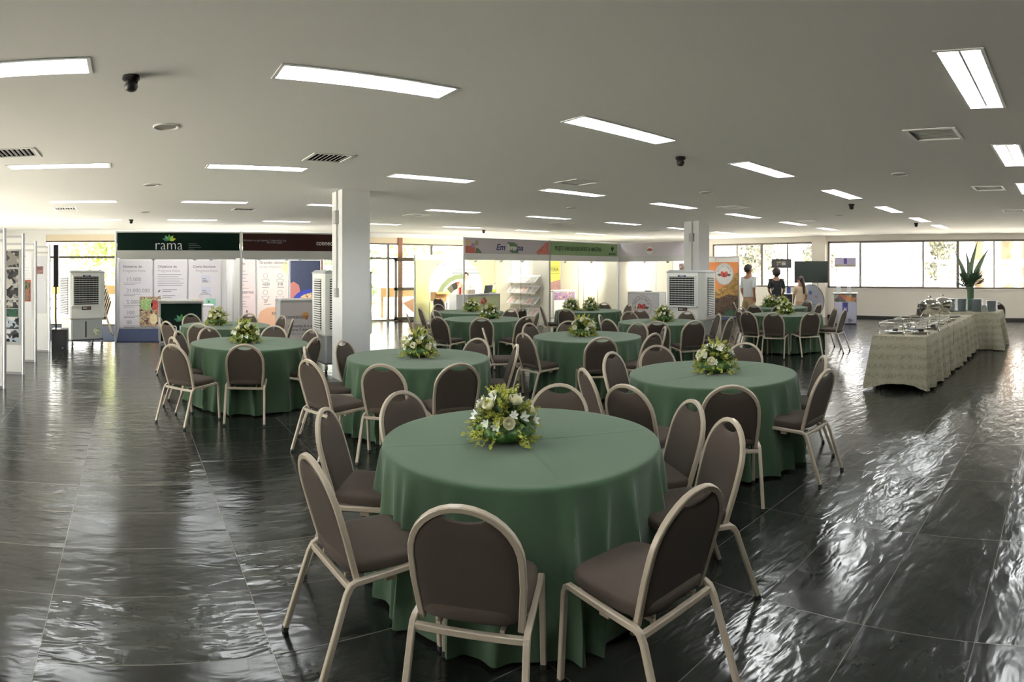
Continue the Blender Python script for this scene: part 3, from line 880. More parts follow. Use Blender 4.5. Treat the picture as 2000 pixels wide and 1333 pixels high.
tree('garden_tree', 'lime tree outside over the pale booth', 13.2, 25.5, 6.2, 3.0, M_fol, 4, group=gr_)
tree('garden_tree', 'tree outside hidden mostly behind the booths', 4.6, 26, 6.0, 3.0, M_fol, 5, group=gr_)
tree('shrub', 'low green shrub by the garden deck outside', 8.9, 22.0, 1.1, .9, M_fol2, 6, 900, 0, low=.3, leafs=.09)
tree('shrub', 'round lime shrub outside the left windows', 1.2, 22.6, 1.3, 1.1, M_fol, 7, 900, 0, low=.3, leafs=.09)
# white garden railing and timber board outside the back glazing
t = thing('garden_railing', 'white slatted railing outside the back windows', 'railing', (0, 20.6, -.02))
for z in (.38, .72): MB().box(-5, 17.5, -.02, .02, z - .04, z + .04).build('rail', M_white, t)
for k in range(12): MB().box(-5 + 2*k - .04, -5 + 2*k + .04, -.025, .025, 0, .8).build('post', M_white, t)
t = thing('garden_bench', 'timber board bench outside the left windows', 'bench', (-.6, 19.6, -.02))
MB().box(-2.0, 2.4, -.15, .15, .93, 1.22).build('backrest', mat('ochre_timber', (.42, .27, .12), .6), t)
for x in (-1.9, 2.3): MB().box(x - .04, x + .04, -.05, .05, 0, .95).build('leg', MATS['ochre_timber'], t)
t = thing('garden_bench', 'timber board bench outside the glass door', 'bench', (9.6, 19.7, -.02))
MB().box(-.9, 1.2, -.15, .15, .75, 1.08).build('backrest', MATS['ochre_timber'], t)
for x in (-.8, 1.1): MB().box(x - .04, x + .04, -.05, .05, 0, .8).build('leg', MATS['ochre_timber'], t)
t = thing('folding_board', 'brown tilted board leaning outside by the glass door', 'board', (9.85, 19.0, -.02))
MB().prism([(-.55, .55), (-.1, .72), (.3, .3), (.3, -.0), (.12, .0)], -.03, .03).build('panel', mat('terracotta_board', (.38, .17, .09), .7), t)
# outside the right-hand windows
t = thing('neighbour_building', 'lavender grey building wall beyond the right windows', 'building', (33, 7.1, -.02))
MB().box(0, 4, -1.0, 1.9, 0, 7).build('wall', mat('lavender_wall', (.42, .42, .50), .8), t)
MB().box(-.06, .0, -.6, .2, 1.2, 2.6).build('window', mat('grey_window', (.25, .25, .28), .3), t)
gr2 = 'trees outside the right windows'
tree('garden_tree', 'grey green tree outside the window behind the fascia sign', 27.5, 12.1, 5.5, 1.5, M_fol3, 11, 1500, .1, group=gr2)
tree('garden_tree', 'slim tree outside the window behind the palm leaves', 27, 5.9, 4.0, .9, M_fol3, 12, 900, .08, group=gr2)
tree('garden_tree', 'pale shrubby tree outside the three people', 28.5, 16.4, 4.5, 1.6, M_fol3, 13, 1300, .1, group=gr2)
for i, (x, y, r_) in enumerate(((26.5, 3.95, .22), (26.0, 2.62, .30), (25.5, 1.75, .2))):
    t = thing('tree_trunk', ('ochre tree trunk outside, ' + ['directly right of the palm leaves', 'middle of three by the right edge', 'closest to the right picture edge'][i]), 'tree', (x, y, -.02), 0, 'tree trunks outside the right windows')
    MB().tube([(0, 0, 0), (.05, .03, 2), (.0, -.04, 6)], r_, n=12).build('trunk', mat('peeling_bark', (.13, .085, .05), .9, noise_amt=.7, nscale=3), t, True)
# ---------------------------------------------------------------- exhibition booths
M_alu = mat('aluminium_profile', (.55, .56, .57), .35, metal=.6)
M_pan = mat('booth_panel', (.80, .80, .78), .55)
M_panc = mat('cream_booth_panel', (.82, .79, .68), .55)
M_beam = mat('grey_beam', (.50, .51, .50), .5)
M_dgreen = mat('dark_green_print', (.007, .018, .014), .7, spec=.05)
M_dbrown = mat('maroon_print', (.040, .017, .016), .7, spec=.05)
M_lilac = mat('lilac_print', (.58, .53, .58), .5)
M_carpet = mat('blue_carpet', (.012, .026, .075), .95, noise_amt=.15, nscale=60)
M_ink = mat('grey_ink', (.10, .095, .10), .6)
M_ink2 = mat('pale_ink', (.27, .27, .29), .6)
mat('faint_ink', (.6, .6, .63), .5)
M_wink = mat('white_ink', (.75, .77, .76), .6)
M_lampw = mat('spot_glow', (1, 1, 1), .5, emit=(1, .97, .9), estr=30.0)
M_chrome = mat('chrome', (.8, .8, .8), .12, metal=1.0)
def C3(h): return tuple(((int(h[i:i+2], 16)/255)**2.2) for i in (0, 2, 4))
def flat(parent, name, outline, m, y=-.006, label=None, d=.003):
    o = MB().prism(outline, y - d, y).build(name, m, parent)
    if label: o['label'] = label
    return o
def disc(cx, cz, r, n=32, rx=None): return [(cx + (rx or r)*math.cos(2*math.pi*k/n), cz + r*math.sin(2*math.pi*k/n)) for k in range(n)]
def rect(x0, x1, z0, z1): return [(x0, z0), (x1, z0), (x1, z1), (x0, z1)]
def petal(cx, cz, ang, L, W, n=7):
    pts = []; a = R(ang); ux, uz = math.sin(a), math.cos(a)
    for i in range(n + 1): t = i/n; q = W*math.sin(math.pi*t**.85); pts.append((cx + ux*L*t + uz*q, cz + uz*L*t - ux*q))
    for i in range(n - 1, 0, -1): t = i/n; q = -W*math.sin(math.pi*t**.85); pts.append((cx + ux*L*t + uz*q, cz + uz*L*t - ux*q))
    return list(reversed(pts))
def lines(parent, x, z, widths, h, gap, m, y=-.006, name='print_lines'):
    mb = MB()
    for i, w_ in enumerate(widths): mb.box(x, x + w_, y - .002, y, z - i*gap - h, z - i*gap)
    return mb.build(name, m, parent)
def poster(parent, name, loc, rz, w_, h_, m, d=.006, label=None):
    o = MB().box(0, w_, -d, 0, 0, h_).build(name, m, parent, loc=loc, rot=(0, 0, rz))
    if label: o['label'] = label
    return o
def T(parent, body, x, z, size, m, y=-.009, bold=0.0, align='LEFT', **k):
    return text('lettering', body, size, m, parent, (x, y, z), bold=bold, align=align, **k)
def leaf_logo(parent, cx, cz, s, y=-.008):
    for a, c in ((-72, '4f8a6a'), (-36, '6fb08a'), (0, '4f9a52'), (36, 'a8cc4a'), (72, 'c6dc4a')):
        flat(parent, 'leaf_emblem', petal(cx + math.sin(R(a))*s*.12, cz, a, s, s*.22), mat('leaf_' + c, C3(c), .6), y)
def coffee_logo(parent, cx, cz, r, ringc, filled=True, y=-.007):
    if filled: flat(parent, 'logo_disc', disc(cx, cz, r), mat('logo_white', (.72, .71, .70), .5), y)
    ring = MB(); n = 40
    for k in range(n):
        a0, a1 = 2*math.pi*k/n, 2*math.pi*(k+1)/n; r0, r1 = r*.93, r*.96
        ring.add([(cx+r0*math.cos(a0), y-.006, cz+r0*math.sin(a0)), (cx+r1*math.cos(a0), y-.006, cz+r1*math.sin(a0)), (cx+r1*math.cos(a1), y-.006, cz+r1*math.sin(a1)), (cx+r0*math.cos(a1), y-.006, cz+r0*math.sin(a1))], [(0, 1, 2, 3)])
    ring.build('logo_ring', ringc, parent)
    for i, ch in enumerate('DELAFINCA'):
        a = R(158 - i*(136/8)); rr_ = r*.72
        c = bpy.data.curves.new('letter', 'FONT'); c.body = ch; c.size = r*.27; c.align_x = 'CENTER'; c.align_y = 'CENTER'; c.extrude = .001; c.materials.append(ringc)
        o = font_mesh('letter', c); o.parent = parent
        o.matrix_local = Matrix.Translation((cx + rr_*math.cos(a), y - .006, cz + rr_*math.sin(a))) @ Matrix.Rotation(R(90) - a, 4, 'Y') @ Matrix.Rotation(R(90), 4, 'X')
    red = mat('bean_red', C3('b8403c'), .5); gr = mat('logo_leaf', C3('4b5a44'), .5)
    for s in (-1, 1):
        o1 = []
        for k in range(20):
            a = 2*math.pi*k/20; u, v = .20*r*math.cos(a), .29*r*math.sin(a); t_ = s*R(-24)
            o1.append((cx + s*.17*r + u*math.cos(t_) + v*math.sin(t_)*-1, cz - .02*r + u*math.sin(t_) + v*math.cos(t_)))
        flat(parent, 'coffee_bean', o1, red, y - .004)
        flat(parent, 'bean_crease', [(cx + s*.15*r - .012*r, cz - .24*r), (cx + s*.15*r + .012*r, cz - .24*r), (cx + s*.24*r + .012*r, cz + .20*r), (cx + s*.24*r - .012*r, cz + .20*r)], mat('crease_pink', C3('e8b0a8'), .5), y - .008)
        flat(parent, 'logo_leaf', petal(cx + s*.30*r, cz - .12*r, s*80, r*.45, r*.11), gr, y - .003)

def wall_run(t, a, b, n, h=2.2, pm=None, d=.02, name='wall_panel', skip=(), endposts=True):
    a = Vector((*a, 0)); b = Vector((*b, 0)); v = (b - a); L = v.length/n; u = v.normalized(); rz = math.atan2(u.y, u.x)
    for i in range(n):
        if i in skip: continue
        q = a + u*L*i
        p_ = MB().box(.022, L - .022, -d/2, d/2, .05, h - .05).build(name, pm or M_pan, t, loc=q, rot=(0, 0, rz))
        for za, zb in ((h - .05, h), (0, .05)): MB().box(.02, L - .02, -.02, .02, za, zb).build('rail', M_alu, t, loc=q, rot=(0, 0, rz))
    for i in range(n + 1):
        if not endposts and i in (0, n): continue
        q = a + u*L*i
        MB().lathe([(.024, 0), (.024, h)], 8, cap=True).build('post', M_alu, t, loc=q)
def spot_lamps(t, pts, aim, power, color=(1, .95, .86), size=70):
    for p in pts:
        p = Vector(p)
        arm = MB().tube([p + Vector((0, 0, .06)), p + Vector((0, 0, .0))], .008); arm.build('lamp_arm', M_alu, t)
        d = (Vector(aim(p)) - p).normalized()
        sh = MB(); sh.tube([p - d*.05, p + d*.05], .03, n=12, r1=.05, cap=False); sh.tube([p - d*.05, p - d*.055], .03, n=12); sh.build('lamp_head', M_rim, t, True)
        gl = MB(); gl.tube([p + d*.02, p + d*.028], .034, n=12); gl.build('lamp_bulb', M_lampw, t)
        ld = bpy.data.lights.new('booth_spot', 'SPOT'); ld.energy = power; ld.color = color; ld.spot_size = R(size*1.7); ld.spot_blend = .9; ld.shadow_soft_size = .04
        lo = bpy.data.objects.new('booth_spot', ld); COL.objects.link(lo); lo.parent = t
        lo.location = p + d*.06; lo.rotation_mode = 'QUATERNION'; lo.rotation_quaternion = d.to_track_quat('-Z', 'Y')
def fascia(t, a, b, n, m, beam_m, z0=2.17, z1=2.585, label=None):
    a = Vector((*a, 0)); b = Vector((*b, 0)); v = b - a; L = v.length; u = v.normalized(); rz = math.atan2(u.y, u.x)
    f = MB().box(.03, L - .03, -.012, .0, z0, z1).build('fascia', m, t, loc=a, rot=(0, 0, rz))
    if label: f['label'] = label
    MB().box(.02, L - .02, -.025, .015, z1, z1 + .03).build('rail', M_alu, t, loc=a, rot=(0, 0, rz))
    MB().box(.02, L - .02, -.015, .015, 1.99, z0).build('beam', beam_m, t, loc=a, rot=(0, 0, rz))
    for i in range(1, n):
        q = a + u*(L/n)*i
        MB().lathe([(.012, 1.99), (.012, z1 + .03)], 8, cap=True).build('divider', M_alu, t, loc=q)
    for q in (a, b): MB().lathe([(.026, 0), (.026, z1 + .05)], 8, cap=True).build('post', M_alu, t, loc=q)
    return f
YR, YFR = 17.1, 14.1

# --- booth 1: dark green fascia
bx = -.36; W3 = 2.98
t = thing('exhibition_booth', 'exhibition booth with dark green fascia, leaf emblem and grey posters', 'booth', (bx, 0, 0))
fa = fascia(t, (0, YFR), (W3, YFR), 3, M_dgreen, M_beam)
leaf_logo(fa, 1.26, 2.40, .15, -.014)
T(fa, 'rama', 1.25, 2.29, .345, M_wink, -.016, bold=-.012, align='CENTER', spacing=1.02, sx=.95)
lines(fa, 1.72, 2.33, [.2, .27, .3, .15], .012, .042, mat('dim_ink', (.16, .18, .17), .6), -.013)
wall_run(t, (0, YR), (W3, YR), 3)
wall_run(t, (0, YR), (0, YFR), 3, endposts=False); wall_run(t, (W3, YR), (W3, YFR), 3, endposts=False)
M_p1 = mat('pale_grey_print', (.60, .575, .60), .5)
pz, ph = .06, 1.92
for i in range(3):
    p = poster(t, 'poster', (.03 + i*.993, YR - .03, pz), 0, .93, ph, M_p1)
    if i == 0:
        T(p, 'Números do', .1, 1.74, .105, M_ink, bold=.012); T(p, 'Programa Rama', .1, 1.62, .10, M_ink2)
        for txt, z in (('15.000', 1.37), ('21.000.000', 1.05), ('5.000', .72), ('100', .42), ('80', .14)):
            T(p, txt, .2, z, .155 if len(txt) < 8 else .15, M_ink2, bold=.01, sx=1.0)
            lines(p, .12, z - .09, [.5, .32], .016, .04, M_ink2)
    elif i == 1:
        T(p, 'Objetivos do', .1, 1.74, .105, M_ink, bold=.012); T(p, 'Programa Rama', .1, 1.62, .10, M_ink2)
        lines(p, .1, 1.52, [.68, .6, .74, .64, .74, .7], .018, .062, M_ink2)
        for k in range(3):
            flat(p, 'leaf_emblem', petal(.11, 1.0 - k*.17, 40, .11, .022), M_ink)
            lines(p, .23, 1.09 - k*.17, [.42 - k*.05, .26], .022, .05, M_ink2)
    else:
        T(p, 'Como funciona', .12, 1.74, .105, M_ink, bold=.012); T(p, 'Programa Rama', .2, 1.62, .10, M_ink2)
        for k in range(2):
            flat(p, 'info_box', rect(.36, .64, 1.28 - k*.34, 1.50 - k*.34), mat('pale_blue_print', (.52, .53, .62), .5)); lines(p, .39, 1.4 - k*.34, [.1, .14, .18], .016, .045, M_ink, -.0095)
        flat(p, 'info_box', rect(.14, .36, .64, .82), mat('peach_print', C3('f0c49c'), .5), label='peach info box'); flat(p, 'info_box', rect(.5, .78, .6, .82), mat('mint_print', C3('86c9ac'), .5), label='mint green info box')
        T(p, 'S', .2, .74, .08, mat('orange_ink', C3('e8822c'), .5), -.011, bold=.01)
        flat(p, 'info_dot', disc(.58, .73, .03), M_ink, -.010)
veg = poster(t, 'vegetable_picture', (.60, YR - .045, .08), 0, .62, .86, patchy('vegetable_print', [C3('2c2622'), C3('6b3a34'), C3('cdb98f'), C3('4a4038'), C3('b9a58c')], 11), label='printed picture of vegetables')
flat(veg, 'lettuce_print', disc(.20, .64, .17, 16, .18), patchy('lettuce_print_m', [C3('5c7a44'), C3('8fae6c'), C3('a9c98a')], 24))
flat(veg, 'tomato_print', disc(.44, .62, .14, 14, .11), patchy('tomato_print_m', [C3('8a3030'), C3('c0504a')], 14))
flat(veg, 'squash_print', disc(.40, .22, .16, 14, .11), patchy('squash_print_m', [C3('cdbd8c'), C3('e3d6ac')], 10)); flat(veg, 'carrot_print', disc(.56, .45, .1, 12, .06), mat('carrot_orange', C3('d0603c'), .5))
MB().box(0, W3, YFR - .02, YR, 0, .012).build('carpet', M_carpet, t)
spot_lamps(t, [(.9, YFR + .25, 1.99), (1.9, YFR + .25, 1.99), (2.3, YFR + .25, 1.99)], lambda p: (p.x, YR, 1.25), 48, (1, .97, .95))
MB().box(.1, 2.88, YFR + .1, YFR + .16, 1.96, 1.99).build('lamp_track', M_alu, t)
# booth 1 front desk
def desk(lab, x, y, w_, d_, h_, fm, rz=0, topm=None, frame=True):
    t = thing('reception_counter', lab, 'counter', (x, y, 0), rz)
    MB().box(.03, w_ - .03, 0.004, .012, .05, h_ - .05).build('front_panel', fm, t)
    for xx in (.012, w_ - .012): MB().box(xx - .008, xx + .008, .02, d_ - .02, .05, h_ - .04).build('side_panel', M_pan, t)
    for xx in (0, w_ - .035):
        for yy in (0, d_ - .035): MB().box(xx, xx + .035, yy, yy + .035, 0, h_ - .03).build('corner_post', M_alu, t)
    for z in (.01, h_ - .075): MB().box(.035, w_ - .035, .0, .03, z, z + .045).build('frame_rail', M_alu, t)
    MB().rbox(-.01, w_ + .01, -.01, d_ + .01, h_ - .03, h_, .02).build('counter_top', topm or M_rim, t, True)
    return t
d1 = desk('dark green reception counter with leaf emblem and white lettering', .65, 14.12 - .35, 1.02, .5, 1.0, M_dgreen)
fp = [c for c in d1.children if c.name.startswith('front_panel')][0]
leaf_logo(fp, .52, .52, .17, 0.002); T(fp, 'rama', .52, .36, .40, M_wink, -.001, bold=-.012, align='CENTER')
# chrome stool in booth 1
t = thing('bar_stool', 'tall chrome bar stool inside the dark green booth', 'stool', (1.95, 15.4, .012))
fr = MB()
for sx in (-1, 1):
    fr.tube([(sx*.2, -.18, 0), (sx*.17, -.15, .75)], .011); fr.tube([(sx*.2, .18, 0), (sx*.17, .15, .75), (sx*.16, .2, 1.0)], .011)
    fr.tube([(sx*.19, -.17, .3), (sx*.19, .17, .3)], .008)
fr.tube([(-.16, .2, 1.0), (-.12, .22, 1.06), (.12, .22, 1.06), (.16, .2, 1.0)], .011); fr.tube([(-.19, -.17, .3), (.19, -.17, .3)], .008)
fr.build('frame', M_chrome, t, True); MB().rbox(-.19, .19, -.17, .17, .75, .8, .04).build('seat', M_rim, t, True)

# --- booth 2: maroon fascia
bx2 = 2.64
t = thing('exhibition_booth', 'exhibition booth with maroon fascia and pink posters, partly behind the pillar', 'booth', (bx2, 0, 0))
fa = fascia(t, (0, YFR), (W3, YFR), 3, M_dbrown, M_beam)
T(fa, 'Alimento é o que importa. E desperdício que', .04, 2.42, .075, M_ink2, -.014, sx=.78); T(fa, 'não é uma opção', .62, 2.37, .07, M_ink2, -.014, sx=.8)
T(fa, 'connecting food', 1.88, 2.37, .17, M_wink, -.014, bold=.008, sx=.85)
wall_run(t, (0, YR), (W3, YR), 3)
M_pk = mat('pink_print', (.70, .56, .54), .5)
p = poster(t, 'poster', (.03, YR - .03, .06), 0, .93, 1.92, M_pk)
T(p, 'Atuação', .3, 1.83, .10, M_ink, bold=.01); lines(p, .3, 1.62, [.35, .4, .36, .42, .3, .44], .018, .1, M_ink2)
T(p, 'O que fazemos', .06, 1.0, .135, M_ink, bold=.01); T(p, 'contribuição', .32, .86, .09, M_ink2); lines(p, .3, .74, [.36, .34, .4], .018, .08, M_ink2)
lines(p, .3, .45, [.18, .16, .2, .18], .02, .07, M_ink2)
lines(p, .66, .47, [.05]*3, .07, .1, M_ink, name='bottle_print')
p = poster(t, 'poster', (1.03, YR - .03, .06), 0, .93, 1.92, mat('cream_pink_print', (.76, .66, .60), .5))
T(p, 'Grandes números', .06, 1.86, .115, M_ink, bold=.01); T(p, 'nosso impacto', .06, 1.74, .11, M_ink2)
ic = MB()
def ringm(mb, cx, cz, r, y=-.010, wd=.006, a0=0, a1=360, n=20, sx=1):
    for k in range(n):
        b0, b1 = R(a0 + (a1-a0)*k/n), R(a0 + (a1-a0)*(k+1)/n)
        mb.add([(cx+sx*(r-wd)*math.cos(b0), y, cz+(r-wd)*math.sin(b0)), (cx+sx*(r+wd)*math.cos(b0), y, cz+(r+wd)*math.sin(b0)), (cx+sx*(r+wd)*math.cos(b1), y, cz+(r+wd)*math.sin(b1)), (cx+sx*(r-wd)*math.cos(b1), y, cz+(r-wd)*math.sin(b1))], [(0, 1, 2, 3)])
for (cx, cz) in ((.24, 1.42), (.68, 1.42), (.24, .93), (.68, .93)):
    ringm(ic, cx, cz + .05, .07); ringm(ic, cx, cz - .06, .09, a0=180, a1=360, sx=1.2)
    ic.box(cx - .11, cx + .11, -.011, -.009, cz - .064, cz - .056)
ic.build('line_icons', M_ink2, p)
for txt, x, z in (('+630', .14, 1.22), ('318', .6, 1.22), ('27', .2, .72)):
    T(p, txt, x, z, .11, M_ink, bold=.012); lines(p, x, z - .08, [.2], .012, .03, M_ink)
flat(p, 'peach_blob', [(.02, .02), (.9, .02), (.92, .46), (.62, .56), (.3, .54), (.1, .44), (.02, .3)], mat('tan_print', C3('d9a989'), .5)); T(p, '30M', .42, .36, .12, M_ink, -.012, bold=.012)
flat(p, 'yellow_blob', [(.72, 1.7), (.92, 1.5), (.92, 1.88), (.8, 1.9)], mat('pale_yellow_print', C3('f2dca0'), .5))
p = poster(t, 'food_picture', (2.03, YR - .03, .06), 0, .93, 1.92, mat('navy_print', C3('39415a'), .5, noise_amt=.2, nscale=6), label='large printed picture of a blue bowl of food')
flat(p, 'hand_print', [(0, .55), (.16, .7), (.3, 1.02), (.26, 1.2), (.1, 1.3), (0, 1.25)], mat('skin_print', C3('c07a72'), .5))
flat(p, 'bowl_print', disc(.62, .65, .42, 32, .58), mat('blue_print', C3('3a48a8'), .5), -.010)
flat(p, 'food_print', disc(.66, .62, .34, 24, .46), patchy('food_print_m', [C3('6b4a34'), C3('b0604c'), C3('dcc48a'), C3('e9dcc0'), C3('9c7a4c')], 14), -.0135)
MB().box(0, W3, YFR - .02, YR, 0, .012).build('carpet', M_carpet, t)
spot_lamps(t, [(.5, YFR + .25, 1.99), (1.2, YFR + .25, 1.99), (1.55, YFR + .25, 1.99), (2.4, YFR + .25, 1.99)], lambda p: (p.x, YR, 1.35), 60, (1, .97, .93))
MB().box(.1, 2.88, YFR + .1, YFR + .16, 1.96, 1.99).build('lamp_track', M_alu, t)
d2 = desk('pale lilac reception counter with an orange dot, left of the pillar', 3.52, 13.75, 1.02, .5, 1.0, mat('counter_lilac', (.52, .475, .485), .5))
fp = [c for c in d2.children if c.name.startswith('front_panel')][0]
flat(fp, 'orange_dot', disc(.62, .60, .085), mat('orange_dot', C3('d09055'), .5), .003)
T(fp, 'connecting', .12, .58, .135, M_ink, -.001, bold=.004, sx=.95); T(fp, 'food', .78, .58, .135, M_ink, -.001, bold=.004)
T(fp, 'Alimento é o que', .18, .36, .1, M_ink, -.001, bold=.008); T(fp, 'importa. E desperdício', .18, .27, .1, M_ink, -.001, bold=.008, sx=.78); T(fp, 'não é uma opção', .24, .18, .1, M_ink2, -.001)

# --- booth 3: pale lilac fascia, yellow back wall, brochure rack
bx3 = 8.80; W3b = 3.12
t = thing('exhibition_booth', 'exhibition booth with lilac fruit fascia, yellow wall and white circle', 'booth', (bx3, 0, 0))
fa = fascia(t, (0, YFR), (W3b, YFR), 3, M_lilac, M_rim)
blue = mat('logo_blue', C3('2d3470'), .5)
flat(fa, 'logo_swoosh', [(1.46, 2.52), (1.72, 2.52), (1.85, 2.46), (1.87, 2.38), (1.60, 2.38), (1.55, 2.46)], mat('logo_green', C3('5f7f62'), .5), -.013)
flat(fa, 'logo_swoosh', [(1.56, 2.30), (1.58, 2.25), (1.66, 2.20), (1.90, 2.20), (1.84, 2.32)], MATS['logo_green'], -.013)
T(fa, 'Em', 1.08, 2.36, .25, blue, -.02, bold=.02, shear=.25); T(fa, 'bra', 1.46, 2.36, .25, mat('logo_pale', C3('dde4d4'), .5), -.019, bold=.014, shear=.25); T(fa, 'pa', 1.83, 2.36, .25, blue, -.02, bold=.02, shear=.25)
flat(fa, 'fruit_print', rect(.04, .36, 2.18, 2.38), mat('basket_red', C3('c46a5c'), .5, noise_amt=.2, nscale=30), -.013); flat(fa, 'fruit_print', disc(.12, 2.47, .09, 14), mat('melon_print', C3('d8b48c'), .5), -.0135)
flat(fa, 'fruit_print', disc(.30, 2.40, .07, 12), mat('purple_print', C3('a888b0'), .5), -.014); flat(fa, 'fruit_print', disc(.42, 2.47, .08, 12, .06), mat('artichoke_print', C3('9c9a70'), .5), -.0145)
flat(fa, 'fruit_print', [(.36, 2.18), (.6, 2.18), (.5, 2.3), (.4, 2.34)], mat('kale_print', C3('6b7a5c'), .5), -.015)
flat(fa, 'fruit_print', [(2.62, 2.18), (3.08, 2.18), (3.08, 2.57), (2.95, 2.55), (2.84, 2.45), (2.7, 2.35), (2.58, 2.26)], patchy('flower_print', [C3('c0564c'), C3('d8887c'), C3('b86a58')], 10), -.013)
wall_run(t, (0, YR), (W3b, YR), 3, pm=M_panc)
wall_run(t, (W3b, YR), (W3b, YFR), 3, pm=M_panc, endposts=False)
p = poster(t, 'wall_print', (.03, YR - .03, .06), 0, W3b - .06, 1.98, mat('yellow_green_print', C3('d6d79a'), .5, noise_amt=.12, nscale=1.2), label='yellow green wall print with a large white circle')
flat(p, 'circle_print', disc(1.52, 1.02, 1.04, 48), mat('circle_white', (.80, .78, .84), .5), -.008)
T(p, 'Embrapa', .75, 1.83, .11, blue, -.013, bold=.01); T(p, 'ciência que alimenta', 1.55, 1.83, .09, mat('yellow_ink', C3('d8c84c'), .5), -.013)
lines(p, 1.45, 1.66, [.9], .035, .1, M_ink2, -.0125); lines(p, 1.35, 1.56, [1.1], .03, .1, MATS['logo_green'], -.0125)
cx, cz = 1.70, .52
for k, ang in enumerate((-58, -40, -23, -6)):
    a = R(ang); ux, uz = math.sin(a), math.cos(a); vx, vz = uz, -ux
    def q(u, v): return (cx + ux*u + vx*v, cz + uz*u + vz*v)
    cd = flat(p, 'brochure_print', [q(.42, -.2), q(.42, .14), q(.98, .17), q(.98, -.2)], mat('brochure_white', (.75, .75, .73), .5), -.012 - k*.002)
    flat(p, 'brochure_header', [q(.82, -.19), q(.82, .16), q(.98, .17), q(.98, -.19)], mat('olive_print', C3('7d8a63'), .5), -.016 - k*.002)
    flat(p, 'brochure_image', [q(.52, -.08), q(.52, .12), q(.74, .12), q(.74, -.1)], mat('bimg%d' % k, C3(('c8b088', '6b6a50', '2c2c2a', 'b85c50')[k]), .5), -.017 - k*.002)
flat(p, 'green_bar', rect(.96, 1.5, .27, .33), MATS['olive_print'], -.012)
MB().box(0, W3b, YFR - .02, YR, 0, .012).build('carpet', mat('grey_carpet', (.35, .34, .32), .9), t)
spot_lamps(t, [(.6, YFR + .3, 1.99), (1.5, YFR + .3, 1.99), (2.3, YFR + .3, 1.99)], lambda p: (p.x + .1, YR, 1.3), 150, (1, .93, .78))
MB().tube([(2.0, YFR + .02, 2.0), (2.03, YFR + .03, 1.5), (2.01, YFR + .02, .8), (2.07, YFR + .03, .02)], .006).build('power_cable', M_ink, t)
d3 = desk('pale green reception counter with a small red emblem, laptop on top', 9.40, 14.75, 1.1, .5, 1.0, mat('pale_green_print', C3('c3cba0'), .5))
fp = [c for c in d3.children if c.name.startswith('front_panel')][0]
for k in range(5):
    a = k*1.257; flat(fp, 'emblem_dot', disc(.5 + .07*math.cos(a), .78 + .07*math.sin(a), .05, 14), mat('emblem%d' % (k % 3), (C3('c0483c'), C3('8a7a74'), C3('d08878'))[k % 3], .5), .002 - k*.0004)
t = thing('side_cabinet', 'plain white low cabinet left of the pale green counter', 'cabinet', (8.98, 14.8, 0))
MB().rbox(0, .38, 0, .42, 0, .97, .01).build('body', M_rim, t); MB().box(-.01, .39, -.01, .43, .97, .985).build('top', M_rim, t)
MB().box(.02, .36, -.006, 0, .05, .93).build('door', M_rim, t)
tag(MB().lathe([(.03, 0), (.036, .02), (.04, .2), (.035, .205), (.001, .205)], 16, cap=False).build('tumbler', mat('red_plastic', C3('c03a3e'), .4), None, True, loc=(9.2, 14.95, .985)), 'red tumbler on the white side cabinet', 'tumbler')
t = thing('laptop', 'open dark grey laptop on the pale green counter', 'laptop', (10.12, 15.0, 1.0), R(12))
MB().rbox(-.17, .17, -.11, .11, 0, .015, .01).build('keyboard_base', M_alu, t, True)
MB().rbox(-.17, .17, -.005, .005, 0, .24, .004).build('screen', mat('dark_grey_plastic', C3('4f5456'), .4), t, loc=(0, -.11, .012), rot=(R(14), 0, 0))
t = thing('display_box', 'small white leaflet box on the pale green counter', 'box', (9.55, 14.92, 1.0))
MB().box(-.12, .12, -.06, .06, 0, .12).build('body', patchy('leaflet_print', [C3('e8e4da'), C3('8a7a64'), C3('d8d0c0')], 25), t); MB().box(-.12, .12, .05, .06, .12, .15).build('back_flap', M_rim, t)
t = thing('plant_display', 'lime green printed box with picture at the right end of the counter', 'box', (10.4, 15.02, 1.0))
MB().box(-.1, .1, -.05, .05, 0, .11).build('lower_box', mat('lime_print', C3('b8cc48'), .5), t); MB().box(-.09, .08, -.03, .03, .11, .27).build('picture', patchy('grey_leaf_print', [C3('6a7058'), C3('d8d8cc'), C3('8c9470')], 30), t); MB().box(-.1, .09, -.035, .035, .27, .285).build('header', M_ink, t)
t = thing('leaflet_stack', 'low stack of leaflets beside the lime green box', 'leaflets', (10.28, 14.86, 1.0))
for k in range(3): MB().box(-.08 + k*.003, .07 + k*.003, -.05, .05, k*.012, k*.012 + .01).build('leaflet', (M_rim, MATS['olive_print'], M_rim)[k], t)
# cardboard box and a spare chair inside booth 3
t = thing('cardboard_box', 'brown cardboard box on the white folding table in the booth', 'box', (9.15, 16.15, .74))
MB().box(-.2, .2, -.15, .15, 0, .28).build('body', mat('cardboard', C3('c89a66'), .8, noise_amt=.06, nscale=10), t)
MB().add([(-.2, -.15, .28), (.2, -.15, .28), (.2, -.3, .22), (-.2, -.3, .22)], [(0, 1, 2, 3)]).build('flap', MATS['cardboard'], t)
t = thing('folding_table', 'small white table with a cardboard box inside the pale booth', 'table', (8.95, 16.0, .012))
MB().rbox(-.1, .6, -.3, .3, .69, .72, .02).build('tabletop', M_rim, t)
for x, y in ((-.06, -.26), (.56, -.26), (-.06, .26), (.56, .26)): MB().tube([(x, y, 0), (x, y, .69)], .015).build('leg', M_alu, t)
place_chair(8.95, 15.45, R(-70), 'brown chair standing inside the pale booth beside a white table', 'spare brown chairs', .012)
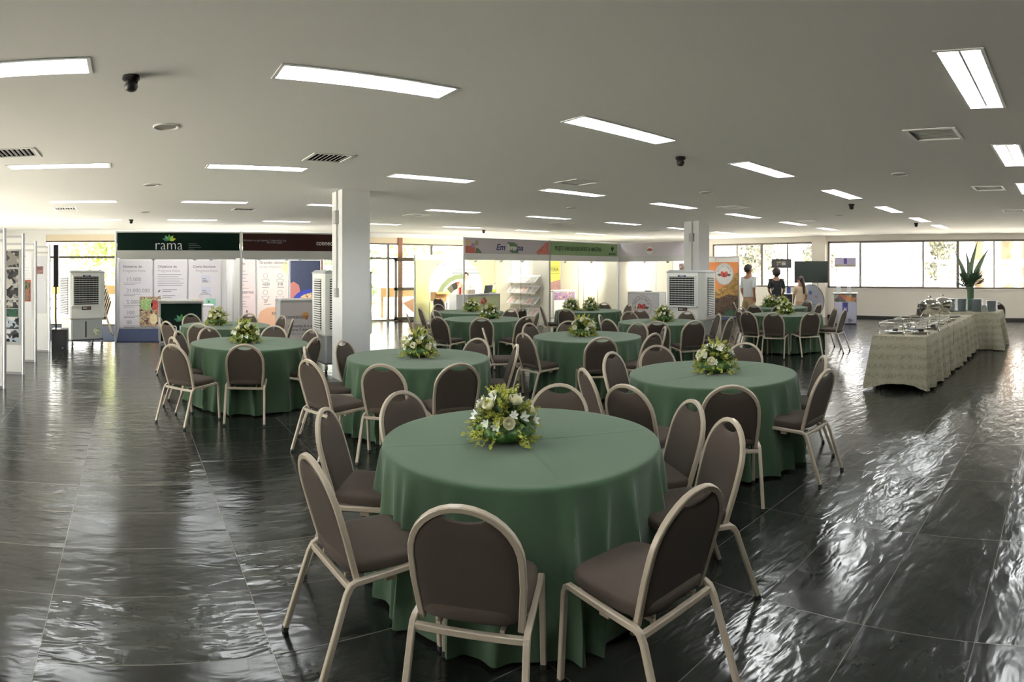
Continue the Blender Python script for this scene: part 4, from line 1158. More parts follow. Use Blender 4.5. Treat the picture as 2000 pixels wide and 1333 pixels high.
# brochure rack
t = thing('brochure_rack', 'white wire brochure rack with four sloping shelves in the pale booth', 'rack', (11.70, 15.15, .012), R(-90))
LW = .75
fr = MB()
for x in (-LW, LW): fr.tube([(x, .12, 0), (x, .12, 1.55)], .012); fr.tube([(x, -.2, .02), (x, .12, .02)], .012)
fr.build('frame', M_rim, t)
zs = [1.30, .97, .62, .27]
for z in zs:
    sh = MB().add([(-LW, -.13, z), (LW, -.13, z), (LW, .1, z + .24), (-LW, .1, z + .24), (-LW, -.13, z - .015), (LW, -.13, z - .015), (LW, .11, z + .225), (-LW, .11, z + .225)], [(0, 1, 2, 3), (7, 6, 5, 4), (0, 4, 5, 1)])
    sh.box(-LW, LW, -.145, -.13, z - .02, z + .02); sh.build('shelf', mat('shelf_white', (.7, .7, .7), .5), t)
n_b = 0
blabs = ['top', 'second', 'third', 'lowest']
for j, z in enumerate(zs):
    for i in range(6):
        x = -LW + .16 + i*.235
        bm_ = patchy('cover%d' % ((i*3 + j) % 4), [C3('f0ede6'), C3(('8c8478', '5a564e', 'b86a5c', '9aa08c')[(i*3 + j) % 4]), C3('f4f2ee')], 22, dist=.2)
        o = MB().box(-.085, .085, -.004, .0, 0, .235).build('brochure', bm_, None)
        w_ = Matrix.Translation((11.70, 15.15, .012)) @ Matrix.Rotation(R(-90), 4, 'Z') @ Matrix.Translation((x, -.128 - .002, z + .004)) @ Matrix.Rotation(R(-43.5), 4, 'X')
        o.matrix_world = w_
        tag(o, 'white brochure on the %s shelf of the wire rack' % blabs[j], 'brochure', 'brochures on the %s shelf of the rack' % blabs[j])

# --- booth 4: green fascia
bx4 = bx3 + W3b; W4 = 3.08
t = thing('exhibition_booth', 'exhibition booth with leaf green fascia and dark green lettering', 'booth', (bx4, 0, 0))
fa = fascia(t, (0, YFR), (W4, YFR), 3, mat('leaf_green_print', C3('8fae7c'), .5, noise_amt=.2, nscale=1.6), M_rim)
dk = mat('forest_ink', C3('33492f'), .5)
T(fa, 'PROJETO ENERGIAS RENOVÁVEIS DA AMAZÔNIA', .2, 2.38, .185, dk, -.016, bold=.022, sx=.50)
for a, L in ((0, .22), (-35, .12), (38, .13)): flat(fa, 'plant_emblem', petal(2.78, 2.32 + (0 if a == 0 else .06), a, L, .035), dk, -.013)
flat(fa, 'plant_emblem', rect(2.772, 2.788, 2.29, 2.36), dk, -.014)
flat(fa, 'name_plate', rect(2.62, 2.94, 2.21, 2.275), dk, -.013); T(fa, 'HUMANITERRA', 2.78, 2.243, .05, MATS['leaf_green_print'], -.019, align='CENTER', sx=.7)
wall_run(t, (0, YR), (W4, YR), 3, pm=M_panc); wall_run(t, (W4, YR), (W4, YFR), 3, pm=M_panc, endposts=False)
p = poster(t, 'poster', (2.06, YR - .03, .06), 0, .96, 1.98, mat('yellow_poster', C3('cfc861'), .5), label='yellow poster with purple crowd picture')
flat(p, 'crowd_print', [(0, 0), (.96, 0), (.96, 1.28), (0, 1.1)], patchy('crowd_print_m', [C3('6a4a60'), C3('b08880'), C3('8a6a70'), C3('c8a090')], 16), -.008)
T(p, 'HUMANITERRA', .02, 1.66, .2, dk, -.013, sx=.62, bold=.01); lines(p, .02, 1.8, [.9], .012, .1, dk, -.0125); lines(p, .02, 1.52, [.9], .012, .1, dk, -.0125)
MB().box(0, W4, YFR - .02, YR, 0, .012).build('carpet', MATS['grey_carpet'], t)
spot_lamps(t, [(1.0, YFR + .4, 1.99), (2.2, YFR + .4, 1.99)], lambda p: (p.x + .8, YR - .6, 1.2), 150, (1, .93, .78))
MB().tube([(1.5, YFR + .02, 2.0), (1.48, YFR + .03, 1.5), (1.46, YFR + .02, .8), (1.45, YFR + .03, .02)], .005).build('power_cable', M_ink, t)
d4 = desk('white counter with a strip of event photographs in the green booth', 13.35, 15.6, 1.05, .5, 1.0, M_pan)
fp = [c for c in d4.children if c.name.startswith('front_panel')][0]
flat(fp, 'photo_strip', rect(.04, 1.0, .66, .93), patchy('event_print', [C3('2e2a34'), C3('b088a0'), C3('5a4a8a'), C3('c8b08c'), C3('3a3438')], 9), .002)

# --- booth 5: coffee booth, open side facing left
t = thing('exhibition_booth', 'corner exhibition booth with lilac fascia and red coffee bean logo', 'booth', (15.03, 0, 0))
fa = fascia(t, (.0, 14.1), (.0, 11.1), 3, M_lilac, M_beam)
coffee_logo(fa, 1.42, 2.38, .185, M_ink, True, -.014)
wall_run(t, (.0, 14.1), (3.02, 14.1), 3, pm=M_panc); wall_run(t, (3.02, 14.1), (3.02, 11.1), 3, pm=M_pan, endposts=True)
MB().box(0, 3.02, 11.08, 14.1, 0, .012).build('carpet', M_carpet, t)
p = poster(t, 'wall_print', (2.99, 12.42, .06), R(-90), 1.30, 1.93, mat('orange_print', C3('dc8a52'), .5, noise_amt=.15, nscale=1.5), label='orange and brown coffee plantation print')
flat(p, 'field_print', [(0, 0), (1.3, 0), (1.3, 1.55), (1.12, 1.5), (.9, 1.15), (.5, .95), (0, .92)], patchy('field_print_m', [C3('8a6a3c'), C3('b8904c'), C3('7a5a38'), C3('c8a45c')], 3), -.008)
flat(p, 'soil_print', [(0, 0), (1.3, 0), (1.3, .72), (.9, .78), (.5, .62), (0, .66)], patchy('soil_print_m', [C3('2a201c'), C3('4a3a30'), C3('6b5644'), C3('1c1614')], 9), -.0115)
flat(p, 'leaf_print', [(.72, 0), (1.12, 0), (1.14, .16), (1.04, .24), (.88, .2), (.76, .1)], mat('coffee_leaf_print', C3('40634c'), .5), -.0145)
coffee_logo(p, .72, 1.50, .40, M_ink2, True, -.016)
p = poster(t, 'picture', (2.99, 13.75, 1.55), R(-90), .42, .4, patchy('dark_photo', [C3('2c2624'), C3('6b5a54'), C3('d8ccc0')], 5), label='small dark photograph')
spot_lamps(t, [(.35, 13.2, 1.99), (.35, 12.2, 1.99)], lambda p: (p.x + 1.6, 14.1, 1.3), 120, (1, .93, .80))
d5 = desk('white counter with round coffee bean logo, left of the right cooler', 14.45, 13.15, 1.15, .5, 1.0, mat('counter_white_lilac', (.66, .64, .68), .5), R(-78))
fp = [c for c in d5.children if c.name.startswith('front_panel')][0]
coffee_logo(fp, .53, .52, .37, M_ink, False, .002)
tag(MB().rbox(-.1, .1, -.07, .07, 0, .03, .01).build('card_tray', M_ink, None, loc=(14.85, 12.6, 1.0), rot=(0, 0, R(-78))), 'small dark tray on the coffee logo counter', 'tray')
# white plinth near the coffee booth
tq = thing('plinth', 'plain white block standing on the floor right of the right cooler', 'plinth', (11.6, 7.85, 0), R(-57))
MB().rbox(-.19, .19, -.19, .19, .0, .5, .012).build('body', M_rim, tq, True); MB().rbox(-.195, .195, -.195, .195, .5, .512, .012).build('top', M_rim, tq, True)

# ---------------------------------------------------------------- exhibition boards on the left
M_photo = patchy('event_photos', [C3('1e2020'), C3('6b6a66'), C3('2c302e'), C3('c8c8c6'), C3('4a4a48')], 7, detail=6)
bl = ['closest, at the picture edge', 'covered in event photographs', 'with a red framed picture', 'last, with a small photograph']
for i, (x1, y) in enumerate(((-1.80, 8.36), (-1.75, 9.57), (-1.76, 10.9), (-1.70, 12.35))):
    t = thing('exhibition_board', 'white exhibition board on the left, ' + bl[i], 'board', (x1 - 1.0, y, 0), 0, 'white exhibition boards on the left')
    hb = 2.28 if i < 2 else 2.22
    MB().box(.03, .97, -.01, .01, .04, hb - .04).build('panel', M_pan, t)
    for x in (0, 1.0): MB().lathe([(.027, 0), (.027, hb + .02)], 8, cap=True).build('post', M_alu, t, loc=(x, 0, 0))
    for z in (.0, hb - .05, hb - .17): MB().box(.02, .98, -.018, .018, z, z + .035).build('rail', M_alu, t)
    if i == 1:
        p = poster(t, 'photo_sheet', (.12, -.012, .48), 0, .84, 1.56, mat('sheet_grey', (.45, .46, .46), .4)); 
        for k, (x0, x1_, z0, z1) in enumerate(((.03, .81, 1.27, 1.53), (.05, .8, 1.0, 1.24), (.3, .8, .76, .97), (.03, .27, .7, .95), (.4, .8, .60, .73))):
            flat(p, 'photo', rect(x0, x1_, z0, z1), patchy('photo_m%d' % k, [C3('24262a'), C3('8a8682'), C3('3c3a3c'), C3('b8b4ae')], 16 + k, kind='voronoi'), -.007)
        flat(p, 'photo', rect(.03, .8, .46, .59), patchy('green_photo', [C3('1c3a30'), C3('2f5a48'), C3('142420')], 5), -.0105, 'dark green photograph')
        for k in range(2): flat(p, 'photo', rect(.03, .81, .05 + k*.21, .24 + k*.21), patchy('photo_n%d' % k, [C3('202022'), C3('a8b8c8'), C3('444448'), C3('d0d0ce')], 18 + 3*k, kind='voronoi'), -.007)
    if i == 2:
        p = poster(t, 'information_sheet', (.45, -.012, .82), 0, .48, 1.2, mat('paper_white', (.80, .81, .84), .5))
        flat(p, 'sheet_emblem', petal(.25, 1.08, 60, .14, .03), M_ink2, -.007); lines(p, .05, .93, [.4, .38, .4, .36, .4], .01, .05, mat('faint_ink', (.6, .6, .63), .5), -.0065)
        flat(p, 'framed_picture', rect(.2, .46, .30, .70), mat('red_frame', C3('a8503c'), .5), -.007, 'red framed plant picture'); flat(p, 'plant_picture', rect(.215, .445, .33, .67), patchy('plant_photo', [C3('1c2a1c'), C3('4a6a4a'), C3('b07a6a'), C3('243020')], 12), -.0105)
        flat(p, 'footer_logo', rect(.08, .2, .08, .12), mat('navy_ink', C3('3a4280'), .5), -.007)
    if i == 3:
        p = poster(t, 'information_sheet', (.55, -.012, .80), 0, .38, 1.2, mat('sheet_lilac', (.62, .62, .66), .5))
        flat(p, 'photo', rect(.08, .32, .82, .98), patchy('photo_z', [C3('4a3038'), C3('a88078')], 8), -.007); lines(p, .05, .74, [.28]*9, .01, .07, MATS['faint_ink'], -.0065)
    if i == 0:
        p = poster(t, 'information_sheet', (.12, -.012, .6), 0, .8, 1.4, mat('warm_sheet', (.8, .8, .72), .5)); lines(p, .1, 1.1, [.6]*6, .012, .07, MATS['faint_ink'], -.0065)
# loudspeaker column
t = thing('column_speaker', 'slim black column loudspeaker on a subwoofer by the boards', 'speaker', (-1.62, 12.55, 0))
MB().rbox(-.05, .28, -.17, .2, 0, .46, .015).build('subwoofer', MATS['black_plastic'], t); MB().box(.18, .21, -.174, -.17, .07, .078).build('badge', M_rim, t)
MB().tube([(.03, 0, .46), (.03, 0, 1.36)], .02).build('pole', MATS['black_plastic'], t, True)
MB().rbox(-.02, .085, -.05, .06, 1.34, 2.24, .015).build('speaker_column', MATS['black_plastic'], t)
MB().rbox(-.015, .08, -.056, -.05, 1.36, 2.22, .002).build('grille', mat('black_grille', (.01, .01, .01), .9), t)

# ---------------------------------------------------------------- evaporative coolers
M_ivory = mat('cooler_plastic', (.76, .77, .74), .45)
M_tank = mat('cooler_grey', (.27, .285, .29), .5)
M_tank2 = mat('cooler_light_grey', (.42, .44, .44), .5)
def make_cooler(tankm):
    t = thing('air_cooler', 'x', 'air cooler')
    z0, z1 = .60, 1.64; W, D = .44, .36
    ch = .13
    def outl(w_, d_, c_): return [(-w_, -d_ + .02), (-w_ + .03, -d_), (w_ - c_, -d_), (w_, -d_ + c_*.8), (w_, d_ - .03), (w_ - .03, d_), (-w_ + .03, d_), (-w_, d_ - .03)]
    body = MB(); rings = []
    for s, z in ((.95, z0), (1, z0 + .03), (1, z1 - .03), (1.0, z1)):
        rings.append([(x*s, y*s, z) for x, y in outl(W, D, ch)])
    body.loft(rings); body.build('body', M_ivory, t)
    tp = MB(); rings = [[(x*s, y*s, z) for x, y in outl(W, D, ch)] for s, z in ((1.02, z1), (1.02, z1 + .02), (.9, z1 + .06))]
    tp.loft(rings); tp.build('lid', M_tank2, t)
    # front grille
    gx0, gx1, gz0, gz1 = -.36, .24, .93, 1.56
    MB().box(gx0, gx1, -D - .004, -D + .01, gz0, gz1).build('fan_opening', mat('cooler_black', (.008, .01, .01), .6), t)
    f = MB(); f.box(gx0 - .03, gx1 + .03, -D - .03, -D, gz1, gz1 + .025).box(gx0 - .05, gx1 + .06, -D - .045, -D, gz0 - .03, gz0)
    f.box(gx0 - .03, gx0, -D - .03, -D, gz0, gz1).box(gx1, gx1 + .03, -D - .03, -D, gz0, gz1); f.build('grille_frame', M_ivory, t)
    g = MB()
    for k in range(13): z = gz0 + .03 + k*(gz1 - gz0 - .05)/12; g.box(gx0, gx1, -D - .022, -D - .008, z, z + .009)
    g.build('grille_bars', M_ivory, t)
    g = MB()
    for k in range(7): x = gx0 + .05 + k*.083; g.box(x, x + .007, -D - .012, -D - .005, gz0, gz1)
    g.build('vertical_vanes', mat('vane_grey', (.12, .13, .13), .5), t)
    p_ = MB().box(-.16, .06, -D - .006, -D, .81, .885).build('name_plate', mat('plate_black', (.02, .018, .015), .4), t); MB().box(-.135, -.04, -D - .008, -D - .006, .84, .862).build('plate_print', M_wink, p_); MB().box(-.03, .035, -D - .008, -D - .006, .84, .862).build('plate_print', mat('plate_orange', C3('a8603c'), .5), p_)
    b_ = MB().box(-.15, .04, -D - .033, -D - .03, gz1 - .005, gz1 + .032).build('blue_badge', mat('badge_blue', C3('3a3f6b'), .4), t); MB().box(-.1, .0, -D - .035, -D - .033, gz1 + .008, gz1 + .02).build('badge_print', M_wink, b_)
    # louvred pads on three sides
    for side, (ox, oy, rz, hw) in enumerate(((-W - .004, 0, -90, .28), (W + .004, .06, 90, .22), (0, D + .004, 180, .36))):
        pad = MB().box(-hw, hw, .0, .01, .68, 1.57).build('pad_frame', M_ivory, t, loc=(ox, oy, 0), rot=(0, 0, R(rz)))
        MB().box(-hw + .03, hw - .03, -.004, .0, .70, 1.55).build('pad_dark', MATS['cooler_black'], pad)
        s = MB()
        for k in range(22):
            z = .70 + k*.039
            s.add([(-hw + .03, -.003, z + .022), (hw - .03, -.003, z + .022), (hw - .03, -.028, z), (-hw + .03, -.028, z), (-hw + .03, -.003, z + .016), (hw - .03, -.003, z + .016)], [(0, 3, 2, 1), (4, 5, 2, 3)])
        s.build('louvre_slats', M_ivory, pad)
    MB().loft([[(x*.90, y*.90, z) for x, y in outl(W, D, ch)] for z in (.15, .60)]).build('water_tank', tankm, t)
    MB().box(-.07, -.03, -D*.9 - .004, -D*.9 + .002, .19, .55).build('level_gauge', mat('gauge_dark', (.06, .06, .06), .3), t)
    MB().box(-.39, .39, -.30, .30, .12, .15).build('trolley', mat('trolley_dark', (.08, .085, .09), .5), t)
    for x in (-.36, .36):
        for y in (-.27, .27):
            c = MB(); c.tube([(x, y, .12), (x, y, .09)], .02); c.box(x - .022, x - .016, y - .035, y + .02, .04, .1); c.box(x + .016, x + .022, y - .035, y + .02, .04, .1); cc = c.build('caster', mat('caster_grey', (.35, .35, .35), .4), t)
            MB().tube([(x - .014, y - .015, .045), (x + .014, y - .015, .045)], .045, n=16).build('wheel', mat('wheel_dark', (.03, .03, .03), .5), cc, True)
    return t
k1 = make_cooler(M_tank2); k1['label'] = 'pale grey air cooler on wheels at far left, before the stacked chairs'
k1.location = PR(161, 13.7); k1.rotation_euler = (0, 0, R(27)); k1['group'] = 'evaporative air coolers'
k1.children  # front faces the camera
k2 = dup(k1, PR(666, 10.35), R(180 - 20 + 20), 'pale grey air cooler behind the left pillar, seen from behind')
k3 = dup(k1, PR(1350, 13.3), R(-54 - 23), 'pale grey air cooler with black grille below the right pillar')
for c in k2.children:
    if c.name.startswith('water_tank'): c.data = c.data.copy(); c.data.materials[0] = M_tank
# sticker on the first cooler
MB().box(.14, .27, -.331, -.327, .24, .38).build('sticker', patchy('sticker_print', [C3('e8e8d8'), C3('c8d0a8'), C3('5a5a50')], 20), k1)
# stack of banquet chairs leaning behind the left cooler
for i in range(11):
    o = place_chair(.02 - i*.055 + .0, 15.9 - .0, R(90), 'brown chair in the leaning stack behind the far left cooler', 'stacked spare chairs', .0)
    o.location = (-.84 - i*.027, 15.6 + i*.004, .012 + i*.085); o.rotation_euler = (0, R(0), R(98))
tag(MB().box(-2.5, .4, 14.2, 18.0, .002, .010).build('carpet_runner', M_carpet, None), 'blue carpet strip behind the far left air cooler', 'carpet')
# ---------------------------------------------------------------- buffet on the right
M_jac = mat('beige_jacquard', (.34, .31, .23), .8)
def jacquard():
    m = M_jac; n = m.node_tree.nodes; l = m.node_tree.links; b = n['Principled BSDF']
    tc = n.new('ShaderNodeTexCoord')
    sp = n.new('ShaderNodeSeparateXYZ'); l.new(tc.outputs['Object'], sp.inputs[0])
    wv = n.new('ShaderNodeTexWave'); wv.bands_direction = 'Z'; wv.inputs['Scale'].default_value = 2.3; wv.inputs['Distortion'].default_value = 1.2; wv.inputs['Detail'].default_value = 2
    l.new(tc.outputs['Object'], wv.inputs[0])
    vo = n.new('ShaderNodeTexNoise'); vo.inputs['Scale'].default_value = 16; vo.inputs['Distortion'].default_value = 2.5; vo.inputs['Detail'].default_value = 2
    l.new(tc.outputs['Object'], vo.inputs['Vector'])
    r1 = n.new('ShaderNodeValToRGB'); r1.color_ramp.elements[0].position = .47; r1.color_ramp.elements[1].position = .53
    l.new(vo.outputs['Fac'], r1.inputs[0])
    mu = n.new('ShaderNodeMath'); mu.operation = 'MULTIPLY'; l.new(r1.outputs[0], mu.inputs[0]); l.new(wv.outputs['Fac'], mu.inputs[1])
    mx = n.new('ShaderNodeMix'); mx.data_type = 'RGBA'; mx.inputs[6].default_value = (.36, .335, .25, 1); mx.inputs[7].default_value = (.25, .23, .165, 1)
    l.new(mu.outputs[0], mx.inputs[0]); l.new(mx.outputs[2], b.inputs['Base Color'])
    bp = n.new('ShaderNodeBump'); bp.inputs['Strength'].default_value = .4; bp.inputs['Distance'].default_value = .004
    l.new(vo.outputs['Fac'], bp.inputs['Height']); l.new(bp.outputs[0], b.inputs['Normal'])
jacquard()
def rect_cloth(x0, x1, y0, y1, zt, hem, seed, foldamp=.03, calm_sides=(), open_sides=()):
    """cloth over a rectangular table; hem(side, s) gives the height of the lower edge"""
    rs = random.Random(seed)
    r = .03; pts = []
    def seg(p, q, side):
        L = math.dist(p, q); n = max(6, int(L/.022))
        for i in range(n): t = i/n; pts.append((p[0] + (q[0]-p[0])*t, p[1] + (q[1]-p[1])*t, side, t, L))
    seg((x0, y1), (x0, y0), 'W'); seg((x0, y0), (x1, y0), 'S'); seg((x1, y0), (x1, y1), 'E'); seg((x1, y1), (x0, y1), 'N')
    nrm = {'W': (-1, 0), 'S': (0, -1), 'E': (1, 0), 'N': (0, 1)}
    N = len(pts); mb = MB(); rings = []
    # top
    cx, cy = (x0+x1)/2, (y0+y1)/2
    for k in (.001, .5, .97): rings.append([(cx + (p[0]-cx)*k, cy + (p[1]-cy)*k, zt) for p in pts])
    rings.append([(p[0], p[1], zt - .004) for p in pts])
    NZ = 16
    ph = rs.random()*9
    for i in range(1, NZ + 1):
        t = i/NZ; ring = []
        for j, (x, y, side, s, L) in enumerate(pts):
            nx, ny = nrm[side]
            # blend normals at the corners so the cloth makes a cone there
            cd = min(s, 1-s)*L; w_ = max(0, 1 - cd/.10)
            if w_ > 0:
                o_ = {'W': ('N', 'S'), 'S': ('W', 'E'), 'E': ('S', 'N'), 'N': ('E', 'W')}[side][0 if s < .5 else 1]
                ox, oy = nrm[o_]; nx, ny = nx + ox*.8*w_, ny + oy*.8*w_
            am = foldamp*(.25 if side in calm_sides else 1.0)
            u = s*L
            f = am*t**.8*(math.sin(u*34 + ph + 1.6*math.sin(u*7 + ph)) * .55 + math.sin(u*13 + ph*2)*.6) + .05*t + .07*w_*t
            zb = hem(side, s)
            z = zt - .006 - (zt - .006 - zb)*t
            ring.append((x + nx*(.006 + max(0, f)), y + ny*(.006 + max(0, f)), z))
        rings.append(ring)
    mb.loft(rings, cap=False)
    return mb
def bt(lab, x0, x1, y0, y1, zt):
    t = thing('buffet_table', lab, 'table', (0, 0, 0))
    MB().rbox(x0 + .015, x1 - .015, y0 + .015, y1 - .015, zt - .04, zt - .012, .02).build('tabletop', M_ply, t)
    for x in (x0 + .1, x1 - .1):
        for y in (y0 + .08, y1 - .08): MB().tube([(x, y, 0), (x, y, zt - .04)], .018).build('leg', MATS['black_plastic'], t)
    return t
ZT2 = .765
bt('long table hidden under the beige buffet cloth', 8.10, 12.25, 1.98, 2.74, ZT2)
bt('far cross table hidden under the beige cloth', 12.62, 13.55, 1.50, 2.90, ZT2 + .03)
def hemA(side, s):
    if side == 'W': return .10 - .085*abs(2*s - 1)**3
    if side == 'S': return .03 + .02*math.sin(s*9)
    return .03
c1 = rect_cloth(8.09, 10.15, 1.97, 2.75, ZT2 + .003, hemA, 2, .06, ('W',)).build('buffet_cloth', M_jac, None, True, 60)
tag(c1, 'beige patterned cloth on the near end of the buffet table', 'tablecloth', 'beige buffet cloths')
c2 = rect_cloth(10.10, 12.26, 1.955, 2.765, ZT2 + .007, lambda a, s: (.02 if a != 'S' else .02 + .05*s), 5, .065).build('buffet_cloth', M_jac, None, True, 60)
tag(c2, 'beige pleated cloth on the farther half of the long buffet table', 'tablecloth', 'beige buffet cloths')
c3 = rect_cloth(12.60, 13.57, 1.48, 2.92, ZT2 + .035, lambda a, s: .015, 9, .05).build('buffet_cloth', M_jac, None, True, 60)
tag(c3, 'beige cloth on the far cross table that carries the plate stacks', 'tablecloth', 'beige buffet cloths')
# another draped table at the right picture edge
bt('table at the right picture edge under a beige cloth', 4.35, 5.6, -.75, .12, ZT2)
def hemR(side, s): return .30 if side == 'W' else (.05 + .2*s if side == 'N' else .1)
c4 = rect_cloth(4.33, 5.62, -.77, .14, ZT2 + .003, lambda a, s: {'N': .03 + .15*(s if s < .8 else .8), 'W': .10, 'S': .05, 'E': .03}[a], 14, .05).build('buffet_cloth', M_jac, None, True, 60)
tag(c4, 'beige cloth corner hanging at the right picture edge', 'tablecloth', 'beige buffet cloths')

M_silver = mat('polished_silver', (.75, .73, .68), .14, metal=1.0)
M_silver2 = mat('worn_silver', (.5, .48, .44), .25, metal=1.0)
# openwork chafing frames
def make_rack():
    t = thing('chafing_frame', 'x', 'serving frame')
    hx, hy, zt_ = .27, .18, .17
    fr = MB()
    for (a, b) in (((-hx, -hy), (hx, -hy)), ((hx, -hy), (hx, hy)), ((hx, hy), (-hx, hy)), ((-hx, hy), (-hx, -hy))):
        for z in (zt_, zt_ - .035): fr.tube([(*a, z), (*b, z)], .0045 if z == zt_ else .003, n=6)
    fr.build('rim', M_silver2, t, True)
    lt = MB()
    for (a, b) in (((-hx, -hy), (hx, -hy)), ((hx, -hy), (hx, hy)), ((hx, hy), (-hx, hy)), ((-hx, hy), (-hx, -hy))):
        n = 18 if a[1] == b[1] else 12
        for k in range(n):
            p = [(a[i] + (b[i]-a[i])*(k + q)/n) for q in (0, .5, 1) for i in (0, 1)]
            lt.tube([(p[0], p[1], zt_), (p[2], p[3], zt_ - .035), (p[4], p[5], zt_)], .0026, n=4)
    lt.build('lattice', M_silver2, t)
    for sx in (-1, 1):
        for sy in (-1, 1):
            MB().tube([(sx*hx, sy*hy, zt_ - .03), (sx*(hx - .02), sy*(hy - .015), .09), (sx*(hx - .012), sy*(hy - .01), .03), (sx*(hx + .02), sy*(hy + .015), .0)], .006, n=6).build('leg', M_silver2, t, True)
    for sx in (-1, 1): MB().tube([(sx*(hx + .0), -.08, zt_), (sx*(hx + .05), -.06, zt_ + .01), (sx*(hx + .05), .06, zt_ + .01), (sx*hx, .08, zt_)], .005, n=6).build('handle', M_silver2, t, True)
    sh = MB().lathe([(.001, .02), (.10, .02), (.15, .03), (.155, .034), (.15, .036), (.1, .028), (.001, .028)], 28); sh.build('drip_tray', M_silver, t, True)
    MB().lathe([(.001, .03), (.04, .03), (.045, .06), (.03, .07), (.001, .07)], 16).build('burner', MATS['black_plastic'], t, True)
    return t
k = make_rack(); ztop = ZT2 + .012
k.location = (8.42, 2.51, ztop - .004); k.rotation_euler = (0, 0, R(4)); k['label'] = 'openwork silver chafing frame at the near left corner of the buffet'; k['group'] = 'silver chafing frames'
dup(k, (8.47, 2.13, ztop - .004), R(-3), 'openwork silver chafing frame at the near right corner of the buffet')
dup(k, (9.15, 2.50, ztop - .004), R(2), 'openwork silver chafing frame farther back on the left')
dup(k, (9.20, 2.12, ztop - .004), R(-4), 'openwork silver chafing frame farther back on the right, before the tureens')
# silver tureens
def make_tureen():
    t = thing('silver_tureen', 'x', 'tureen')
    bowl = [(.001, .14), (.09, .14), (.14, .17), (.175, .22), (.185, .27), (.178, .31), (.185, .325), (.19, .33)]
    MB().lathe(bowl, 36).build('bowl', M_silver, t, True)
    MB().lathe([(.19, .332), (.185, .345), (.16, .375), (.10, .40), (.04, .412), (.015, .415), (.012, .43), (.03, .44), (.035, .455), (.02, .468), (.001, .47)], 36).build('lid', M_silver, t, True)
    for kk in range(4):
        a = kk*math.pi/2 + .4; c_, s_ = math.cos(a), math.sin(a)
        MB().tube([(.12*c_, .12*s_, .16), (.155*c_, .155*s_, .11), (.13*c_, .13*s_, .05), (.17*c_, .17*s_, 0)], .008, n=8).build('leg', M_silver, t, True)
    for s in (-1, 1):
        MB().tube([(s*.18, 0, .25), (s*.225, .0, .24), (s*.245, 0, .28), (s*.225, 0, .32), (s*.18, 0, .315)], .007, n=8).build('handle', M_silver, t, True)
    MB().lathe([(.13, .045), (.15, .045), (.15, .055), (.13, .055), (.13, .045)], 30).build('base_ring', M_silver, t, True)
    return t
k = make_tureen(); k.location = (10.25, 2.42, ztop); k.rotation_euler = (0, 0, R(80)); k['label'] = 'large round lidded silver tureen, nearer of the two on the buffet'; k['group'] = 'silver tureens'
dup(k, (10.95, 2.35, ztop), R(95), 'large round lidded silver tureen, half hidden behind the nearer one')
# plates, each one
pl = MB().lathe([(.001, .004), (.07, .004), (.085, .0), (.09, .004), (.132, .017), (.135, .019), (.132, .021), (.09, .009), (.001, .007)], 30)
M_plate = mat('pale_blue_grey_china', (.38, .42, .44), .3)
pm = pl.mesh('dinner_plate', M_plate, True, 60)
ZP = ZT2 + .042
sn = ['hidden partly by the tureen', 'in front of the palm vase', 'right of the palm vase', 'rightmost, by the napkin']
for si, (x, y) in enumerate(((12.80, 2.56), (12.85, 2.31), (12.80, 1.97), (12.95, 1.67))):
    n = 18 if si != 3 else 15
    for kk in range(n):
        o = put('dinner_plate', pm, None, (x + rnd.uniform(-.003, .003), y + rnd.uniform(-.003, .003), ZP + kk*.0145), (0, 0, rnd.random()*6))
        tag(o, 'pale grey china plate in the stack ' + sn[si], 'plate', 'plates stacked ' + sn[si])
t = thing('napkin', 'folded pale napkin leaning against the rightmost plate stack', 'napkin', (12.72, 1.78, ZP - .004), R(95))
MB().add([(-.08, 0, 0), (.08, 0, 0), (.06, .12, .14), (-.02, .10, .15), (-.08, .01, -.0), (.08, .01, .0), (.06, .128, .14), (-.02, .11, .15)], [(0, 1, 2, 3), (7, 6, 5, 4), (0, 4, 5, 1), (1, 5, 6, 2), (2, 6, 7, 3), (3, 7, 4, 0)]).build('cloth', mat('pale_napkin', (.55, .60, .55), .8), t)
# palm arrangement in a green vase
t = thing('palm_arrangement', 'tall sword-leaf and palm arrangement in a green vase by the plates', 'plant', (13.22, 2.18, ZP - .004))
MB().lathe([(.001, .0), (.075, .0), (.08, .02), (.075, .3), (.08, .50), (.07, .50), (.001, .47)], 24).build('vase', mat('leaf_wrapped_vase', C3('4f6a50'), .5, noise_amt=.3, nscale=9), t, True)
M_sword = mat('sword_leaf', C3('5f705a'), .5, noise_amt=.15, nscale=5)
M_palm = mat('palm_leaf', C3('46634a'), .55, noise_amt=.25, nscale=6)
def at2(dpx, py, dx=0):   # offset across the view and height
    return Vector((dx, -dpx*13.35/FPX, H - (py - Y0)*13.35/FPX - (ZP)))
for (d0, d1, p1, w_) in ((-6, -32, 490, .13), (-2, 14, 471, .13), (2, 38, 481, .12), (0, 26, 497, .09), (-5, -10, 488, .11), (-3, -1, 512, .08)):
    a = at2(d0, 566); b = at2(d1, p1)
    d = b - a; rows = []
    sd = Vector((.25, 1, 0)).normalized()
    for i in range(10):
        s = i/9; wv = w_*math.sin(math.pi*(.12 + .88*s))**.9 * (1 - .2*s) if s < .99 else .002
        c = a + d*s + Vector((0, -1 if d1 > 0 else 1, 0))*(-.05*math.sin(math.pi*s))
        rows.append([c - sd*wv/2, c + Vector((-.012, 0, 0)), c + sd*wv/2])
    MB().loft(rows, cap=False, closed=False).build('sword_leaf', M_sword, t, True)
rs = random.Random(4)
